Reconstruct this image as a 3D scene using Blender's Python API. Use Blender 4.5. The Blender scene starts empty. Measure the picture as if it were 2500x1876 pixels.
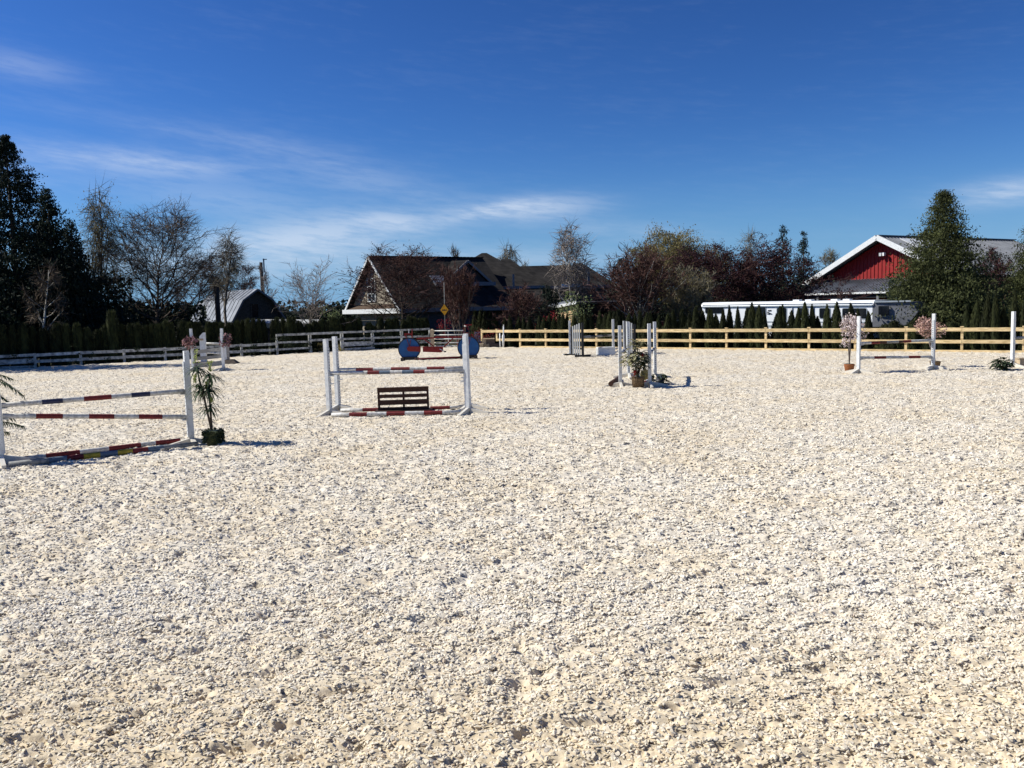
import bpy, math, random
import numpy as np
from mathutils import Vector, Matrix
R = math.radians
scene = bpy.context.scene
COL = scene.collection

# ------------------------------------------------------------------ camera
EYE = 2.7                      # the picture was taken from horseback
FOC, CX, CY = 2050.0, 1250.0, 938.0
PITCH, ROLL = R(5.38), R(1.55)
_F = np.array([0, math.cos(PITCH), -math.sin(PITCH)])
_R0 = np.array([1.0, 0, 0]); _U0 = np.array([0, math.sin(PITCH), math.cos(PITCH)])
_R = math.cos(ROLL)*_R0 - math.sin(ROLL)*_U0
_U = math.sin(ROLL)*_R0 + math.cos(ROLL)*_U0
cam_d = bpy.data.cameras.new('camera'); cam = bpy.data.objects.new('camera', cam_d); COL.objects.link(cam)
cam_d.sensor_width = 36; cam_d.lens = 36*FOC/2500; cam_d.clip_end = 6000; cam_d.clip_start = 0.1
M = Matrix(((_R[0], _U[0], -_F[0], 0), (_R[1], _U[1], -_F[1], 0), (_R[2], _U[2], -_F[2], EYE), (0, 0, 0, 1)))
cam.matrix_world = M
scene.camera = cam

# ------------------------------------------------------------------ light, sky, exposure
SUN_EL = R(42); SUN_DIR = Vector((-math.cos(SUN_EL)*0.99, math.cos(SUN_EL)*0.12, math.sin(SUN_EL))).normalized()
sun_d = bpy.data.lights.new('sun', 'SUN'); sun = bpy.data.objects.new('sun', sun_d); COL.objects.link(sun)
sun_d.energy = 5.0; sun_d.angle = R(0.53); sun_d.color = (1.0, 0.965, 0.875)
sun.rotation_euler = SUN_DIR.to_track_quat('Z', 'Y').to_euler()
scene.view_settings.view_transform = 'Standard'; scene.view_settings.look = 'None'
scene.view_settings.exposure = 0.36; scene.view_settings.gamma = 1.0
scene.view_settings.use_curve_mapping = False
scene.cycles.max_bounces = 6; scene.cycles.diffuse_bounces = 3; scene.cycles.glossy_bounces = 2
scene.cycles.transparent_max_bounces = 8; scene.cycles.caustics_reflective = False

W = bpy.data.worlds.new('World'); scene.world = W; W.use_nodes = True
nt = W.node_tree; nt.nodes.clear()
class NB:                       # tiny node helper
    def __init__(s, nt): s.nt = nt
    def n(s, t, **k):
        x = s.nt.nodes.new(t)
        for a, b in k.items(): setattr(x, a, b)
        return x
    def l(s, a, b): s.nt.links.new(a, b)
    def m(s, op, a, b=None, c=None, clamp=False):
        x = s.n('ShaderNodeMath', operation=op); x.use_clamp = clamp
        for i, v in enumerate((a, b, c)):
            if v is None: continue
            if isinstance(v, (int, float)): x.inputs[i].default_value = v
            else: s.l(v, x.inputs[i])
        return x.outputs[0]
    def mix(s, fac, a, b, bt='MIX'):
        x = s.n('ShaderNodeMix', data_type='RGBA', blend_type=bt)
        for sock, v in ((x.inputs[0], fac), (x.inputs[6], a), (x.inputs[7], b)):
            if isinstance(v, (int, float)): sock.default_value = v
            elif isinstance(v, (tuple, list)): sock.default_value = (*v[:3], 1)
            else: s.l(v, sock)
        return x.outputs[2]
    def ramp(s, fac, stops):
        x = s.n('ShaderNodeValToRGB'); s.l(fac, x.inputs[0])
        e = x.color_ramp.elements
        while len(e) < len(stops): e.new(0.5)
        for i, (p, c) in enumerate(stops):
            e[i].position = p; e[i].color = (*c[:3], 1) if not isinstance(c, (int, float)) else (c, c, c, 1)
        return x.outputs[0]
    def noise(s, vec, scale, detail=3, rough=0.55, dim='3D', out=0):
        x = s.n('ShaderNodeTexNoise', noise_dimensions=dim)
        x.inputs['Scale'].default_value = scale; x.inputs['Detail'].default_value = detail
        x.inputs['Roughness'].default_value = rough
        if vec is not None: s.l(vec, x.inputs['Vector'])
        return x.outputs[out]
b = NB(nt)
out = b.n('ShaderNodeOutputWorld'); bg = b.n('ShaderNodeBackground'); b.l(bg.outputs[0], out.inputs[0])
sky = b.n('ShaderNodeTexSky', sky_type='NISHITA'); sky.sun_disc = False
sky.sun_elevation = SUN_EL; sky.sun_rotation = math.atan2(SUN_DIR.x, SUN_DIR.y)
sky.air_density = 1.0; sky.dust_density = 0.25; sky.ozone_density = 3.2; sky.altitude = 50
hs = b.n('ShaderNodeHueSaturation'); hs.inputs['Saturation'].default_value = 1.0; hs.inputs['Value'].default_value = 1.0
b.l(sky.outputs[0], hs.inputs['Color'])
tc = b.n('ShaderNodeTexCoord'); sx = b.n('ShaderNodeSeparateXYZ'); b.l(tc.outputs['Generated'], sx.inputs[0])
az = b.m('ARCTAN2', sx.outputs[0], sx.outputs[1]); el = b.m('ARCSINE', sx.outputs[2])
cmb = b.n('ShaderNodeCombineXYZ'); b.l(b.m('MULTIPLY', az, 5.0), cmb.inputs[0])
b.l(b.m('MULTIPLY', b.m('SUBTRACT', el, b.m('MULTIPLY', az, 0.02)), 26.0), cmb.inputs[1])
wn = b.noise(cmb.outputs[0], 1.0, 6, 0.6)
cmb2 = b.n('ShaderNodeCombineXYZ'); b.l(b.m('MULTIPLY', az, 26.0), cmb2.inputs[0])
b.l(b.m('MULTIPLY', b.m('ADD', el, b.m('MULTIPLY', az, 0.12)), 150.0), cmb2.inputs[1])
fn = b.noise(cmb2.outputs[0], 1.0, 5, 0.62)
wisp = b.m('ADD', b.m('MULTIPLY', wn, 0.5), b.m('MULTIPLY', fn, 0.5))
def ae(px, py):
    v = _F + (px-CX)/FOC*_R - (py-CY)/FOC*_U; v = v/np.linalg.norm(v)
    return math.atan2(v[0], v[1]), math.asin(v[2])
# cirrus streaks: centre pixel, half-length, half-thickness, slope, strength
streaks = [(1295, 508, 150, 26, 0.02, .62), (1160, 520, 130, 14, 0.15, .30), (800, 560, 250, 34, .07, .50),
           (960, 540, 110, 20, -.16, .34), (700, 600, 300, 30, 0.02, .46), (400, 400, 150, 24, -.05, .30),
           (220, 385, 260, 30, -.06, .22), (850, 430, 260, 46, -.25, .22), (560, 490, 210, 40, -.1, .22),
           (2470, 468, 120, 26, 0.03, .60), (45, 160, 110, 28, -.1, .22), (500, 330, 330, 22, -.12, .12), (640, 650, 420, 36, 0, .50),
           (1250, 640, 300, 34, 0, .26), (1500, 560, 220, 24, -.12, .2),
           (-900, 420, 500, 60, .05, .5), (3600, 500, 500, 50, .04, .5), (-1500, 250, 400, 50, -.1, .4)]
acc = None
for (px, py, sl, st, slope, k) in streaks:
    a0, e0 = ae(px, py); sa = sl/FOC; se = st/FOC
    da = b.m('SUBTRACT', az, a0); de = b.m('SUBTRACT', b.m('SUBTRACT', el, e0), b.m('MULTIPLY', da, slope-0.0))
    q = b.m('ADD', b.m('POWER', b.m('ABSOLUTE', b.m('DIVIDE', da, sa)), 2.0), b.m('POWER', b.m('ABSOLUTE', b.m('DIVIDE', de, se)), 2.0))
    g = b.m('MULTIPLY', b.m('EXPONENT', b.m('MULTIPLY', q, -1.0)), k*.85)
    acc = g if acc is None else b.m('ADD', acc, g)
thin = b.m('MULTIPLY', b.m('SMOOTH_MAX', b.m('SUBTRACT', wisp, 0.50), 0.0, 0.05), 0.14)
tex = b.m('MULTIPLY', b.m('SUBTRACT', wisp, 0.27), 3.6, clamp=True)
mask = b.m('ADD', b.m('MULTIPLY', acc, tex), thin, clamp=True)
skyc = b.mix(1.0, hs.outputs[0], (.27, .48, .80), 'MULTIPLY')   # deep clear spring blue
gm = b.n('ShaderNodeGamma'); b.l(skyc, gm.inputs[0]); gm.inputs[1].default_value = 1.4; skyc = b.mix(1.0, gm.outputs[0], (.86, .67, .52), 'MULTIPLY')
hz_ = b.m('MULTIPLY', b.m('EXPONENT', b.m('MULTIPLY', b.m('POWER', b.m('DIVIDE', el, 0.10), 2.0), -1.0)), 0.8); skyc = b.mix(hz_, skyc, (1.65, 3.35, 5.6))   # pale blue air low over the horizon
cloudc = b.mix(1.0, (5.4, 6.1, 7.2), (1, 1, 1), 'MULTIPLY')
b.l(b.mix(mask, skyc, cloudc), bg.inputs[0])
bg.inputs[1].default_value = 0.1

# ------------------------------------------------------------------ picture <-> place
def ray(px, py): return _F + (px-CX)/FOC*_R - (py-CY)/FOC*_U
def gp(px, py, z=0.0):
    v = ray(px, py); t = (z-EYE)/v[2]; return Vector((v[0]*t, v[1]*t, z))
def up(px, py, d):
    v = ray(px, py); t = d/v[1]; return Vector((v[0]*t, d, EYE+v[2]*t))
def on_line(A, B, px, py=860):
    g = gp(px, py); dx, dy = g.x, g.y
    ux, uy = B.x-A.x, B.y-A.y
    t = (A.x*dy - A.y*dx)/(uy*dx - ux*dy)
    return Vector((A.x+ux*t, A.y+uy*t, 0))
def zat(px, py, P): return up(px, py, P.y).z
V = Vector
# ------------------------------------------------------------------ materials
MATS = {}
def mat(name, color, rough=0.8, var=0.12, scale=6.0, bump=0.0, bscale=30.0, metal=0.0, color2=None, spec=0.3, trans=0.0, detail=4, stretch=None, rnd=0.0):
    if name in MATS: return MATS[name]
    m = bpy.data.materials.new(name); m.use_nodes = True; t = m.node_tree; t.nodes.clear(); q = NB(t)
    o = q.n('ShaderNodeOutputMaterial'); p = q.n('ShaderNodeBsdfPrincipled')
    tcn = q.n('ShaderNodeTexCoord'); vec = tcn.outputs['Object']
    if stretch:
        mp = q.n('ShaderNodeMapping'); mp.inputs['Scale'].default_value = stretch; q.l(vec, mp.inputs[0]); vec = mp.outputs[0]
    nz = q.noise(vec, scale, detail)
    c1 = [max(0, c*(1-var)) for c in color]; c2 = color2 or [min(1, c*(1+var)) for c in color]
    col = q.ramp(nz, [(0.33, c1), (0.67, c2)])
    if rnd:
        oi = q.n('ShaderNodeObjectInfo'); f = q.m('ADD', q.m('MULTIPLY', oi.outputs['Random'], 2*rnd), 1-rnd)
        hv = q.n('ShaderNodeHueSaturation'); q.l(col, hv.inputs['Color']); q.l(f, hv.inputs['Value']); col = hv.outputs[0]
    q.l(col, p.inputs['Base Color']); p.inputs['Roughness'].default_value = rough
    p.inputs['Metallic'].default_value = metal; p.inputs['Specular IOR Level'].default_value = spec
    if bump:
        bn = q.n('ShaderNodeBump'); bn.inputs['Strength'].default_value = min(1, bump); bn.inputs['Distance'].default_value = 0.02*max(1, bump)
        q.l(q.noise(vec, bscale, 4), bn.inputs['Height']); q.l(bn.outputs[0], p.inputs['Normal'])
    if trans:
        tr = q.n('ShaderNodeBsdfTranslucent'); q.l(col, tr.inputs[0]); ms = q.n('ShaderNodeMixShader'); ms.inputs[0].default_value = trans
        q.l(p.outputs[0], ms.inputs[1]); q.l(tr.outputs[0], ms.inputs[2]); q.l(ms.outputs[0], o.inputs[0])
    else: q.l(p.outputs[0], o.inputs[0])
    MATS[name] = m; return m
m_white = mat('white_paint', (.66, .68, .68), .55, .10, 9, .15, 60, color2=(.76, .77, .76))
m_whitew = mat('weathered_white_with_shade', (.26, .27, .26), .7, .4, 5, .3, 50, color2=(.60, .60, .57), rnd=.12)  # weathering, plus a darker tone carrying the dappled shade on the fence
m_red = mat('red_pole_paint', (.15, .018, .018), .6, .25, 12, .2, 50)
m_navy = mat('navy_pole_paint', (.025, .03, .07), .6, .25, 12, .2, 50)
m_blue = mat('grey_blue_pole_paint', (.10, .14, .19), .6, .25, 12, .2, 50)
m_yel = mat('yellow_pole_paint', (.42, .30, .03), .6, .25, 12, .2, 50)
m_polew = mat('scuffed_white_pole_paint', (.50, .48, .44), .65, .3, 14, .25, 60, color2=(.68, .67, .64))
m_greyp = mat('worn_grey_pole_paint', (.24, .24, .23), .7, .3, 10, .3, 60)
m_hole = mat('track_shadowed_slots', (.05, .05, .05), .9)
m_brown = mat('brown_stained_wood', (.06, .028, .018), .8, .3, 5, .3, 40, stretch=(1, 1, 6))
m_dkwood = mat('dark_weathered_wood', (.07, .055, .045), .9, .35, 7, .3, 40)
m_greywood = mat('grey_weathered_plank', (.30, .29, .27), .9, .35, 5, .5, 60, stretch=(1, 1, 9), rnd=.15)
m_black = mat('black_paint', (.012, .013, .016), .5, .2)
m_greypk = mat('grey_picket_paint', (.23, .24, .25), .7, .12, 8)
m_timber = mat('new_pine_timber', (.58, .42, .20), .7, .2, 3, .25, 40, color2=(.80, .62, .35), stretch=(1, 1, 5), rnd=.16)
m_bluedisc = mat('bright_blue_panel_paint', (.012, .085, .25), .45, .12, 4)
m_redp = mat('dark_red_panel_paint', (.20, .014, .012), .55, .15, 6)
m_metal = mat('galvanised_pipe', (.55, .56, .56), .4, .1, 8, metal=.6)
m_wgate = mat('white_gate_pipe', (.78, .78, .74), .45, .06)
m_bark = mat('dark_tree_bark', (.065, .05, .04), .95, .35, 8, .5, 30)
m_barkg = mat('grey_tree_bark', (.16, .135, .11), .95, .35, 8, .4, 30)
m_birch = mat('white_birch_bark', (.42, .40, .36), .9, .45, 4, .3, 30)
m_twig = mat('brown_twigs', (.125, .092, .062), .95, .3, 2)
m_twigg = mat('grey_olive_twigs', (.17, .15, .105), .95, .3, 2)
m_twigl = mat('pale_grey_twigs', (.24, .20, .17), .95, .3, 2)
m_twigr = mat('reddish_twigs', (.085, .042, .034), .95, .3, 2)
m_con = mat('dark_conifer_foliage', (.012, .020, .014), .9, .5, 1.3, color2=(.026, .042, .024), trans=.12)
m_cedar = mat('green_cedar_foliage', (.040, .052, .018), .9, .5, 1.6, color2=(.105, .118, .040), trans=.25)
m_spruce = mat('blue_green_spruce_foliage', (.022, .040, .038), .9, .4, 2, trans=.1)
m_arb = mat('arborvitae_foliage', (.018, .026, .008), .95, .5, 5, color2=(.045, .052, .016), trans=.12, rnd=.4)
m_plum = mat('purple_plum_leaves', (.034, .012, .015), .9, .4, 1.5, color2=(.065, .021, .025), trans=.2)
m_bud = mat('dull_red_buds', (.062, .030, .023), .9, .4, 2, trans=.1)
m_olive = mat('young_olive_catkins', (.24, .20, .075), .9, .3, 1.5, trans=.3)
m_mag = mat('pale_green_young_leaves', (.17, .20, .085), .8, .4, 3, trans=.25)
m_photinia = mat('scarlet_new_leaves', (.22, .015, .018), .7, .4, 3, trans=.2)
m_dkleaf = mat('deep_green_leaves', (.016, .028, .014), .8, .4, 8, color2=(.035, .055, .022))
m_frond = mat('palm_frond_green', (.045, .075, .032), .6, .4, 9, trans=.15)
m_tuft = mat('yellow_green_new_growth', (.36, .42, .13), .6, .2, 9, trans=.3)
m_varleaf = mat('cream_edged_leaves', (.09, .12, .035), .55, .5, 25, color2=(.50, .46, .27), trans=.15)
m_petal = mat('pale_pink_petals', (.58, .40, .39), .8, .3, 14, color2=(.86, .78, .75), trans=.15)
m_petalp = mat('salmon_pink_petals', (.50, .27, .22), .8, .3, 14, color2=(.72, .50, .42), trans=.15)
m_mauve = mat('mauve_petals', (.20, .085, .10), .8, .4, 14, color2=(.42, .24, .24), trans=.1)
m_redfl = mat('red_silk_flower', (.40, .02, .015), .7, .3)
m_terra = mat('orange_wicker', (.33, .12, .045), .85, .3, 14, .8, 60, stretch=(1, 1, 4))
m_basket = mat('brown_wicker', (.10, .055, .028), .85, .5, 18, 1.0, 50, stretch=(1, 1, 3), color2=(.28, .19, .10))
m_potg = mat('dark_green_plastic_pot', (.045, .055, .018), .6, .15)
m_soil = mat('dark_soil', (.035, .026, .018), 1, .4, 10, .4, 30)
m_glass = mat('dark_window_glass', (.008, .010, .014), .12, .2, spec=.5)
m_redside = mat('red_barn_siding', (.26, .014, .013), .6, .10, 3)
m_steel = mat('weathered_roof_steel', (.24, .25, .27), .45, .18, 1.2, metal=.35)
m_gsteel = mat('grey_barn_roof_steel', (.19, .205, .23), .5, .4, .6, metal=.2)  # toned down and blotched to carry dappled shade on the gambrel roof
m_shake = mat('grey_barn_wall_shingle', (.075, .062, .052), .95, .5, 6, .4, 20, stretch=(1, 1, 2.5))
m_sidew = mat('cream_shingle_siding', (.30, .26, .20), .9, .35, 7, .5, 18, stretch=(1, 1, 3))
m_wall = mat('dark_grey_brown_siding', (.045, .042, .044), .9, .3, 4)
m_bluewall = mat('slate_blue_siding', (.05, .065, .09), .8, .2, 3)
m_soffit = mat('brown_soffit', (.05, .028, .022), .9, .2)
m_fasg = mat('grey_trim_and_shade', (.17, .175, .19), .6, .12, 4)  # grey trim; its tone also stands in for shade on white parts
m_tan = mat('tan_plywood', (.42, .33, .22), .8, .15, 5)
m_step = mat('brown_step_cover', (.12, .09, .075), .9, .25, 8)
m_beige = mat('beige_shed_siding', (.55, .38, .22), .8, .12, 4)
m_trailer = mat('white_trailer_skin', (.78, .80, .82), .3, .04, 2, spec=.4)
m_stripe = mat('grey_trailer_stripe', (.33, .37, .40), .4, .1)
m_signy = mat('amber_sign_sheeting', (.62, .30, .01), .5, .06)
m_pole = mat('utility_pole_wood', (.045, .035, .03), .95, .4, 5, .3, 20, stretch=(1, 1, .3))
m_pinkbud = mat('pink_blossom_buds', (.30, .12, .12), .9, .4)

def roof_mat(name, c, c2, course=0.14):
    m = bpy.data.materials.new(name); m.use_nodes = True; t = m.node_tree; q = NB(t)
    p = t.nodes['Principled BSDF']; g = q.n('ShaderNodeNewGeometry')
    s = q.n('ShaderNodeSeparateXYZ'); q.l(g.outputs['Position'], s.inputs[0])
    row = q.m('FLOOR', q.m('DIVIDE', s.outputs[2], course)); fr = q.m('FRACT', q.m('DIVIDE', s.outputs[2], course))
    u = q.m('ADD', q.m('MULTIPLY', s.outputs[0], 1.6), q.m('MULTIPLY', s.outputs[1], 1.1))
    cc = q.n('ShaderNodeCombineXYZ'); q.l(u, cc.inputs[0]); q.l(q.m('MULTIPLY', row, 7.3), cc.inputs[1])
    nz = q.noise(cc.outputs[0], 1.0, 1, .5)
    big = q.noise(g.outputs['Position'], .35, 4)
    f = q.m('ADD', q.m('MULTIPLY', nz, .6), q.m('MULTIPLY', big, .55))
    col = q.ramp(f, [(.38, c), (.78, c2)])
    q.l(col, p.inputs['Base Color']); p.inputs['Roughness'].default_value = .95; p.inputs['Specular IOR Level'].default_value = .15
    bn = q.n('ShaderNodeBump'); bn.inputs['Strength'].default_value = 1; bn.inputs['Distance'].default_value = .05
    q.l(q.m('ADD', q.m('MULTIPLY', fr, -.9), q.m('MULTIPLY', nz, .8)), bn.inputs['Height']); q.l(bn.outputs[0], p.inputs['Normal'])
    return m
m_roof = roof_mat('dark_cedar_shake_roof', (.005, .0047, .0047), (.032, .029, .027), .26)
m_roofb = roof_mat('brown_cedar_shake_roof', (.05, .032, .022), (.12, .085, .06), .2)

def arena_mat(name, per_instance):
    m = bpy.data.materials.new(name); m.use_nodes = True; t = m.node_tree; q = NB(t)
    p = t.nodes['Principled BSDF']; g = q.n('ShaderNodeNewGeometry'); pos = g.outputs['Position']
    big = q.noise(pos, .45, 4, .6); mid = q.noise(pos, 2.2, 4, .6)
    patch = q.ramp(q.m('ADD', q.m('MULTIPLY', big, .55), q.m('MULTIPLY', mid, .45)), [(.38, (.705, .62, .48)), (.58, (.745, .695, .605))])
    sp_ = q.n('ShaderNodeSeparateXYZ'); q.l(pos, sp_.inputs[0])      # yellower, darker footing towards the camera
    tr_ = q.m('MULTIPLY', q.m('SUBTRACT', q.m('ADD', 5.6, q.m('MULTIPLY', big, 3.4)), sp_.outputs[1]), .45, clamp=True)
    patch = q.mix(q.m('MULTIPLY', tr_, .8), patch, (.655, .55, .385))
    if per_instance:
        oi = q.n('ShaderNodeObjectInfo'); r = oi.outputs['Random']
        c = q.ramp(r, [(0, (.66, .57, .41)), (.3, (.73, .67, .55)), (.62, (.79, .76, .69)), (.84, (.71, .68, .61)), (.96, (.60, .48, .32)), (.992, (.45, .22, .09))])
        c = q.mix(.68, c, patch)
    else:
        f1 = q.noise(pos, 38, 3, .6); f2 = q.noise(pos, 95, 2, .6)
        f = q.m('ADD', q.m('MULTIPLY', f1, .6), q.m('MULTIPLY', f2, .4))
        sp = q.ramp(f, [(.32, (.72, .65, .53)), (.43, (.92, .89, .83)), (.62, (1, .985, .96)), (.74, (1.07, 1.06, 1.03))])
        c = q.mix(1.0, patch, sp, 'MULTIPLY')
        bn = q.n('ShaderNodeBump'); bn.inputs['Strength'].default_value = .5; bn.inputs['Distance'].default_value = .010
        q.l(f, bn.inputs['Height'])
        mpn = q.n('ShaderNodeMapping'); mpn.inputs['Scale'].default_value = (7, 17, 7); q.l(pos, mpn.inputs[0])
        dsh = q.noise(mpn.outputs[0], 1.0, 3, .6); pit = q.m('MULTIPLY', q.m('SUBTRACT', dsh, .335), 8.0, clamp=True)
        bn2 = q.n('ShaderNodeBump'); bn2.inputs['Strength'].default_value = 1.0; bn2.inputs['Distance'].default_value = .042
        q.l(pit, bn2.inputs['Height']); q.l(bn.outputs[0], bn2.inputs['Normal']); bn = bn2; q.l(bn.outputs[0], p.inputs['Normal'])
    q.l(c, p.inputs['Base Color']); p.inputs['Roughness'].default_value = .9; p.inputs['Specular IOR Level'].default_value = .15
    return m
m_arena = arena_mat('crushed_shell_footing', False); m_chip = arena_mat('shell_chip', True)
m_grass = mat('rough_grass_and_soil', (.035, .035, .018), 1, .5, .8, .5, 4, color2=(.055, .06, .022))

# ------------------------------------------------------------------ object helpers
def wl(o):
    p = V((0, 0, 0))
    while o is not None: p += o.location; o = o.parent
    return p
def tag(o, label=None, cat=None, group=None, kind=None):
    if label: o['label'] = label
    if cat: o['category'] = cat
    if group: o['group'] = group
    if kind: o['kind'] = kind
    return o
def thing(name, label, cat, loc, group=None, rotz=0):
    o = bpy.data.objects.new(name, None); COL.objects.link(o); o.location = loc; o.rotation_euler[2] = rotz
    o.empty_display_size = .2
    return tag(o, label, cat, group)
def link_mesh(name, me, parent=None, loc=None):
    o = bpy.data.objects.new(name, me); COL.objects.link(o)
    if parent is not None: o.parent = parent
    if loc is not None: o.location = loc
    return o
def copy_tree(o, parent=None):
    c = o.copy(); COL.objects.link(c); c.parent = parent
    for ch in [x for x in o.children]: copy_tree(ch, c)
    return c
def np_mesh(name, Vt, faces3=None, quads=None, mats=(), smooth=False, midx=None):
    me = bpy.data.meshes.new(name)
    Vt = np.asarray(Vt, np.float32)
    nf3 = 0 if faces3 is None else len(faces3); nq = 0 if quads is None else len(quads)
    me.vertices.add(len(Vt)); me.vertices.foreach_set('co', Vt.ravel())
    loops = []; starts = []; 
    if nf3: loops.append(np.asarray(faces3, np.int32).ravel()); starts.append(np.arange(nf3)*3)
    if nq: loops.append(np.asarray(quads, np.int32).ravel()); starts.append(nf3*3+np.arange(nq)*4)
    L = np.concatenate(loops); S = np.concatenate(starts).astype(np.int32)
    me.loops.add(len(L)); me.loops.foreach_set('vertex_index', L)
    me.polygons.add(nf3+nq); me.polygons.foreach_set('loop_start', S)
    if midx is not None: me.polygons.foreach_set('material_index', np.asarray(midx, np.int32))
    if smooth: me.polygons.foreach_set('use_smooth', np.ones(nf3+nq, bool))
    for m in mats: me.materials.append(m)
    me.update(calc_edges=True); 
    return me
class MB:
    def __init__(s): s.v = []; s.f = []; s.mi = []; s.sm = []
    def add(s, vs, fs, mi=0, sm=False):
        o = len(s.v); s.v += [tuple(x) for x in vs]; s.f += [tuple(i+o for i in f) for f in fs]
        s.mi += [mi]*len(fs); s.sm += [sm]*len(fs); return s
    def hexa(s, P, mi=0):      # P: 4 bottom (ccw), 4 top
        return s.add(P, [(3, 2, 1, 0), (4, 5, 6, 7), (0, 1, 5, 4), (1, 2, 6, 5), (2, 3, 7, 6), (3, 0, 4, 7)], mi)
    def box(s, c, size, rz=0, mi=0):
        hx, hy, hz = size[0]/2, size[1]/2, size[2]/2; cs, sn = math.cos(rz), math.sin(rz); P = []
        for z in (-hz, hz):
            for x, y in ((-hx, -hy), (hx, -hy), (hx, hy), (-hx, hy)):
                P.append((c[0]+x*cs-y*sn, c[1]+x*sn+y*cs, c[2]+z))
        return s.hexa(P, mi)
    def bar(s, a, bb, w, h, mi=0, upv=(0, 0, 1)):   # rectangular bar, w sideways, h along up
        a, bb = V(a), V(bb); d = (bb-a).normalized(); u = V(upv)
        side = d.cross(u); 
        if side.length < 1e-4: side = V((1, 0, 0))
        side.normalize(); u = side.cross(d).normalized(); P = []
        for p in (a, bb):
            P.append([p-side*w/2-u*h/2, p+side*w/2-u*h/2, p+side*w/2+u*h/2, p-side*w/2+u*h/2])
        A, B_ = P
        return s.add(A+B_, [(0, 1, 2, 3), (7, 6, 5, 4), (0, 4, 5, 1), (1, 5, 6, 2), (2, 6, 7, 3), (3, 7, 4, 0)], mi)
    def tube(s, pts, rad, n=8, mi=0, sm=True, caps=True, mis=None):
        pts = [V(p) for p in pts]; rad = rad if isinstance(rad, (list, tuple)) else [rad]*len(pts)
        vs = []; fs = []; mm = []
        for i, p in enumerate(pts):
            d = (pts[min(i+1, len(pts)-1)]-pts[max(i-1, 0)]).normalized()
            r = V((0, 0, 1)) if abs(d.z) < .9 else V((1, 0, 0)); sd = d.cross(r).normalized(); u = sd.cross(d)
            for k in range(n):
                a = 2*math.pi*k/n; vs.append(p+(sd*math.cos(a)+u*math.sin(a))*rad[i])
        o = len(s.v); s.v += [tuple(x) for x in vs]
        for i in range(len(pts)-1):
            for k in range(n):
                s.f.append((o+i*n+k, o+i*n+(k+1) % n, o+(i+1)*n+(k+1) % n, o+(i+1)*n+k)); s.mi.append(mis[i] if mis else mi); s.sm.append(sm)
        if caps:
            s.f.append(tuple(o+k for k in range(n-1, -1, -1))); s.mi.append(mis[0] if mis else mi); s.sm.append(False)
            s.f.append(tuple(o+(len(pts)-1)*n+k for k in range(n))); s.mi.append(mis[-1] if mis else mi); s.sm.append(False)
        return s
    def prism(s, poly, ext, mi=0):  # poly: list of 3D points, ext: vector
        n = len(poly); ext = V(ext); A = [V(p) for p in poly]; B_ = [p+ext for p in A]
        return s.add(A+B_, [tuple(range(n-1, -1, -1)), tuple(range(n, 2*n))]+[(i, (i+1) % n, n+(i+1) % n, n+i) for i in range(n)], mi)
    def build(s, name, mats, parent=None, origin=None):
        org = wl(parent) if parent is not None else (V(origin) if origin is not None else V((0, 0, 0)))
        me = bpy.data.meshes.new(name)
        me.from_pydata([(x-org.x, y-org.y, z-org.z) for x, y, z in s.v], [], s.f)
        mats = mats if isinstance(mats, (list, tuple)) else [mats]
        for m in mats: me.materials.append(m)
        me.polygons.foreach_set('material_index', s.mi); me.polygons.foreach_set('use_smooth', s.sm); me.update()
        o = link_mesh(name, me, parent)
        if parent is None and origin is not None: o.location = org
        return o
ONES = ['first', 'second', 'third', 'fourth', 'fifth', 'sixth', 'seventh', 'eighth', 'ninth', 'tenth', 'eleventh', 'twelfth', 'thirteenth', 'fourteenth', 'fifteenth', 'sixteenth', 'seventeenth', 'eighteenth', 'nineteenth', 'twentieth']
def ordn(i): return ONES[i] if i < 20 else ('twenty-'+ONES[i-20] if i < 29 else 'thirtieth')

# ------------------------------------------------------------------ numpy noise and ground
def _h(ix, iy, seed):
    n = (ix.astype(np.int64)*374761393 + iy.astype(np.int64)*668265263 + seed*1442695041) & 0xffffffff
    n = ((n ^ (n >> 13))*1274126177) & 0xffffffff
    n = (n ^ (n >> 16)) & 0xffffff
    return (n/float(0xffffff)).astype(np.float32)
def vn(x, y, seed):
    ix = np.floor(x); iy = np.floor(y); fx = x-ix; fy = y-iy
    fx = fx*fx*(3-2*fx); fy = fy*fy*(3-2*fy)
    a = _h(ix, iy, seed); b_ = _h(ix+1, iy, seed); c = _h(ix, iy+1, seed); d = _h(ix+1, iy+1, seed)
    return (a*(1-fx)+b_*fx)*(1-fy)+(c*(1-fx)+d*fx)*fy
def ground_z(x, y):
    x = np.asarray(x, float); y = np.asarray(y, float)
    w = vn(x*.9+7, y*.9, 9)
    z = .016*(vn(x*.45, y*.5, 1)-.5) + .020*(vn(x*1.5, y*2.4, 2)-.5) + .036*(vn(x*3.4+2*w, y*6.0-.5*x, 3)-.5)*(.4+w)
    z += .033*(vn(x*7.5+y, y*14.5-x, 4)-.5) + .016*(vn(x*17, y*30, 5)-.5) + .009*(vn(x*45, y*58, 6)-.5)
    p = vn(x*2.7+11, y*5.4, 7); p2 = vn(x*5.8, y*11.3+5, 8); p3 = vn(x*10.1+2, y*19.3+5, 10)
    z -= .042*np.clip((p-.74)/.2, 0, 1) + .038*np.clip((p2-.74)/.18, 0, 1) + .022*np.clip((p3-.70)/.15, 0, 1)
    return z
FR_A, FR_B = gp(1271, 848), gp(2348, 859)      # timber fence line
FL_A, FL_B = gp(84, 896), gp(911, 853)         # white fence line
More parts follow.
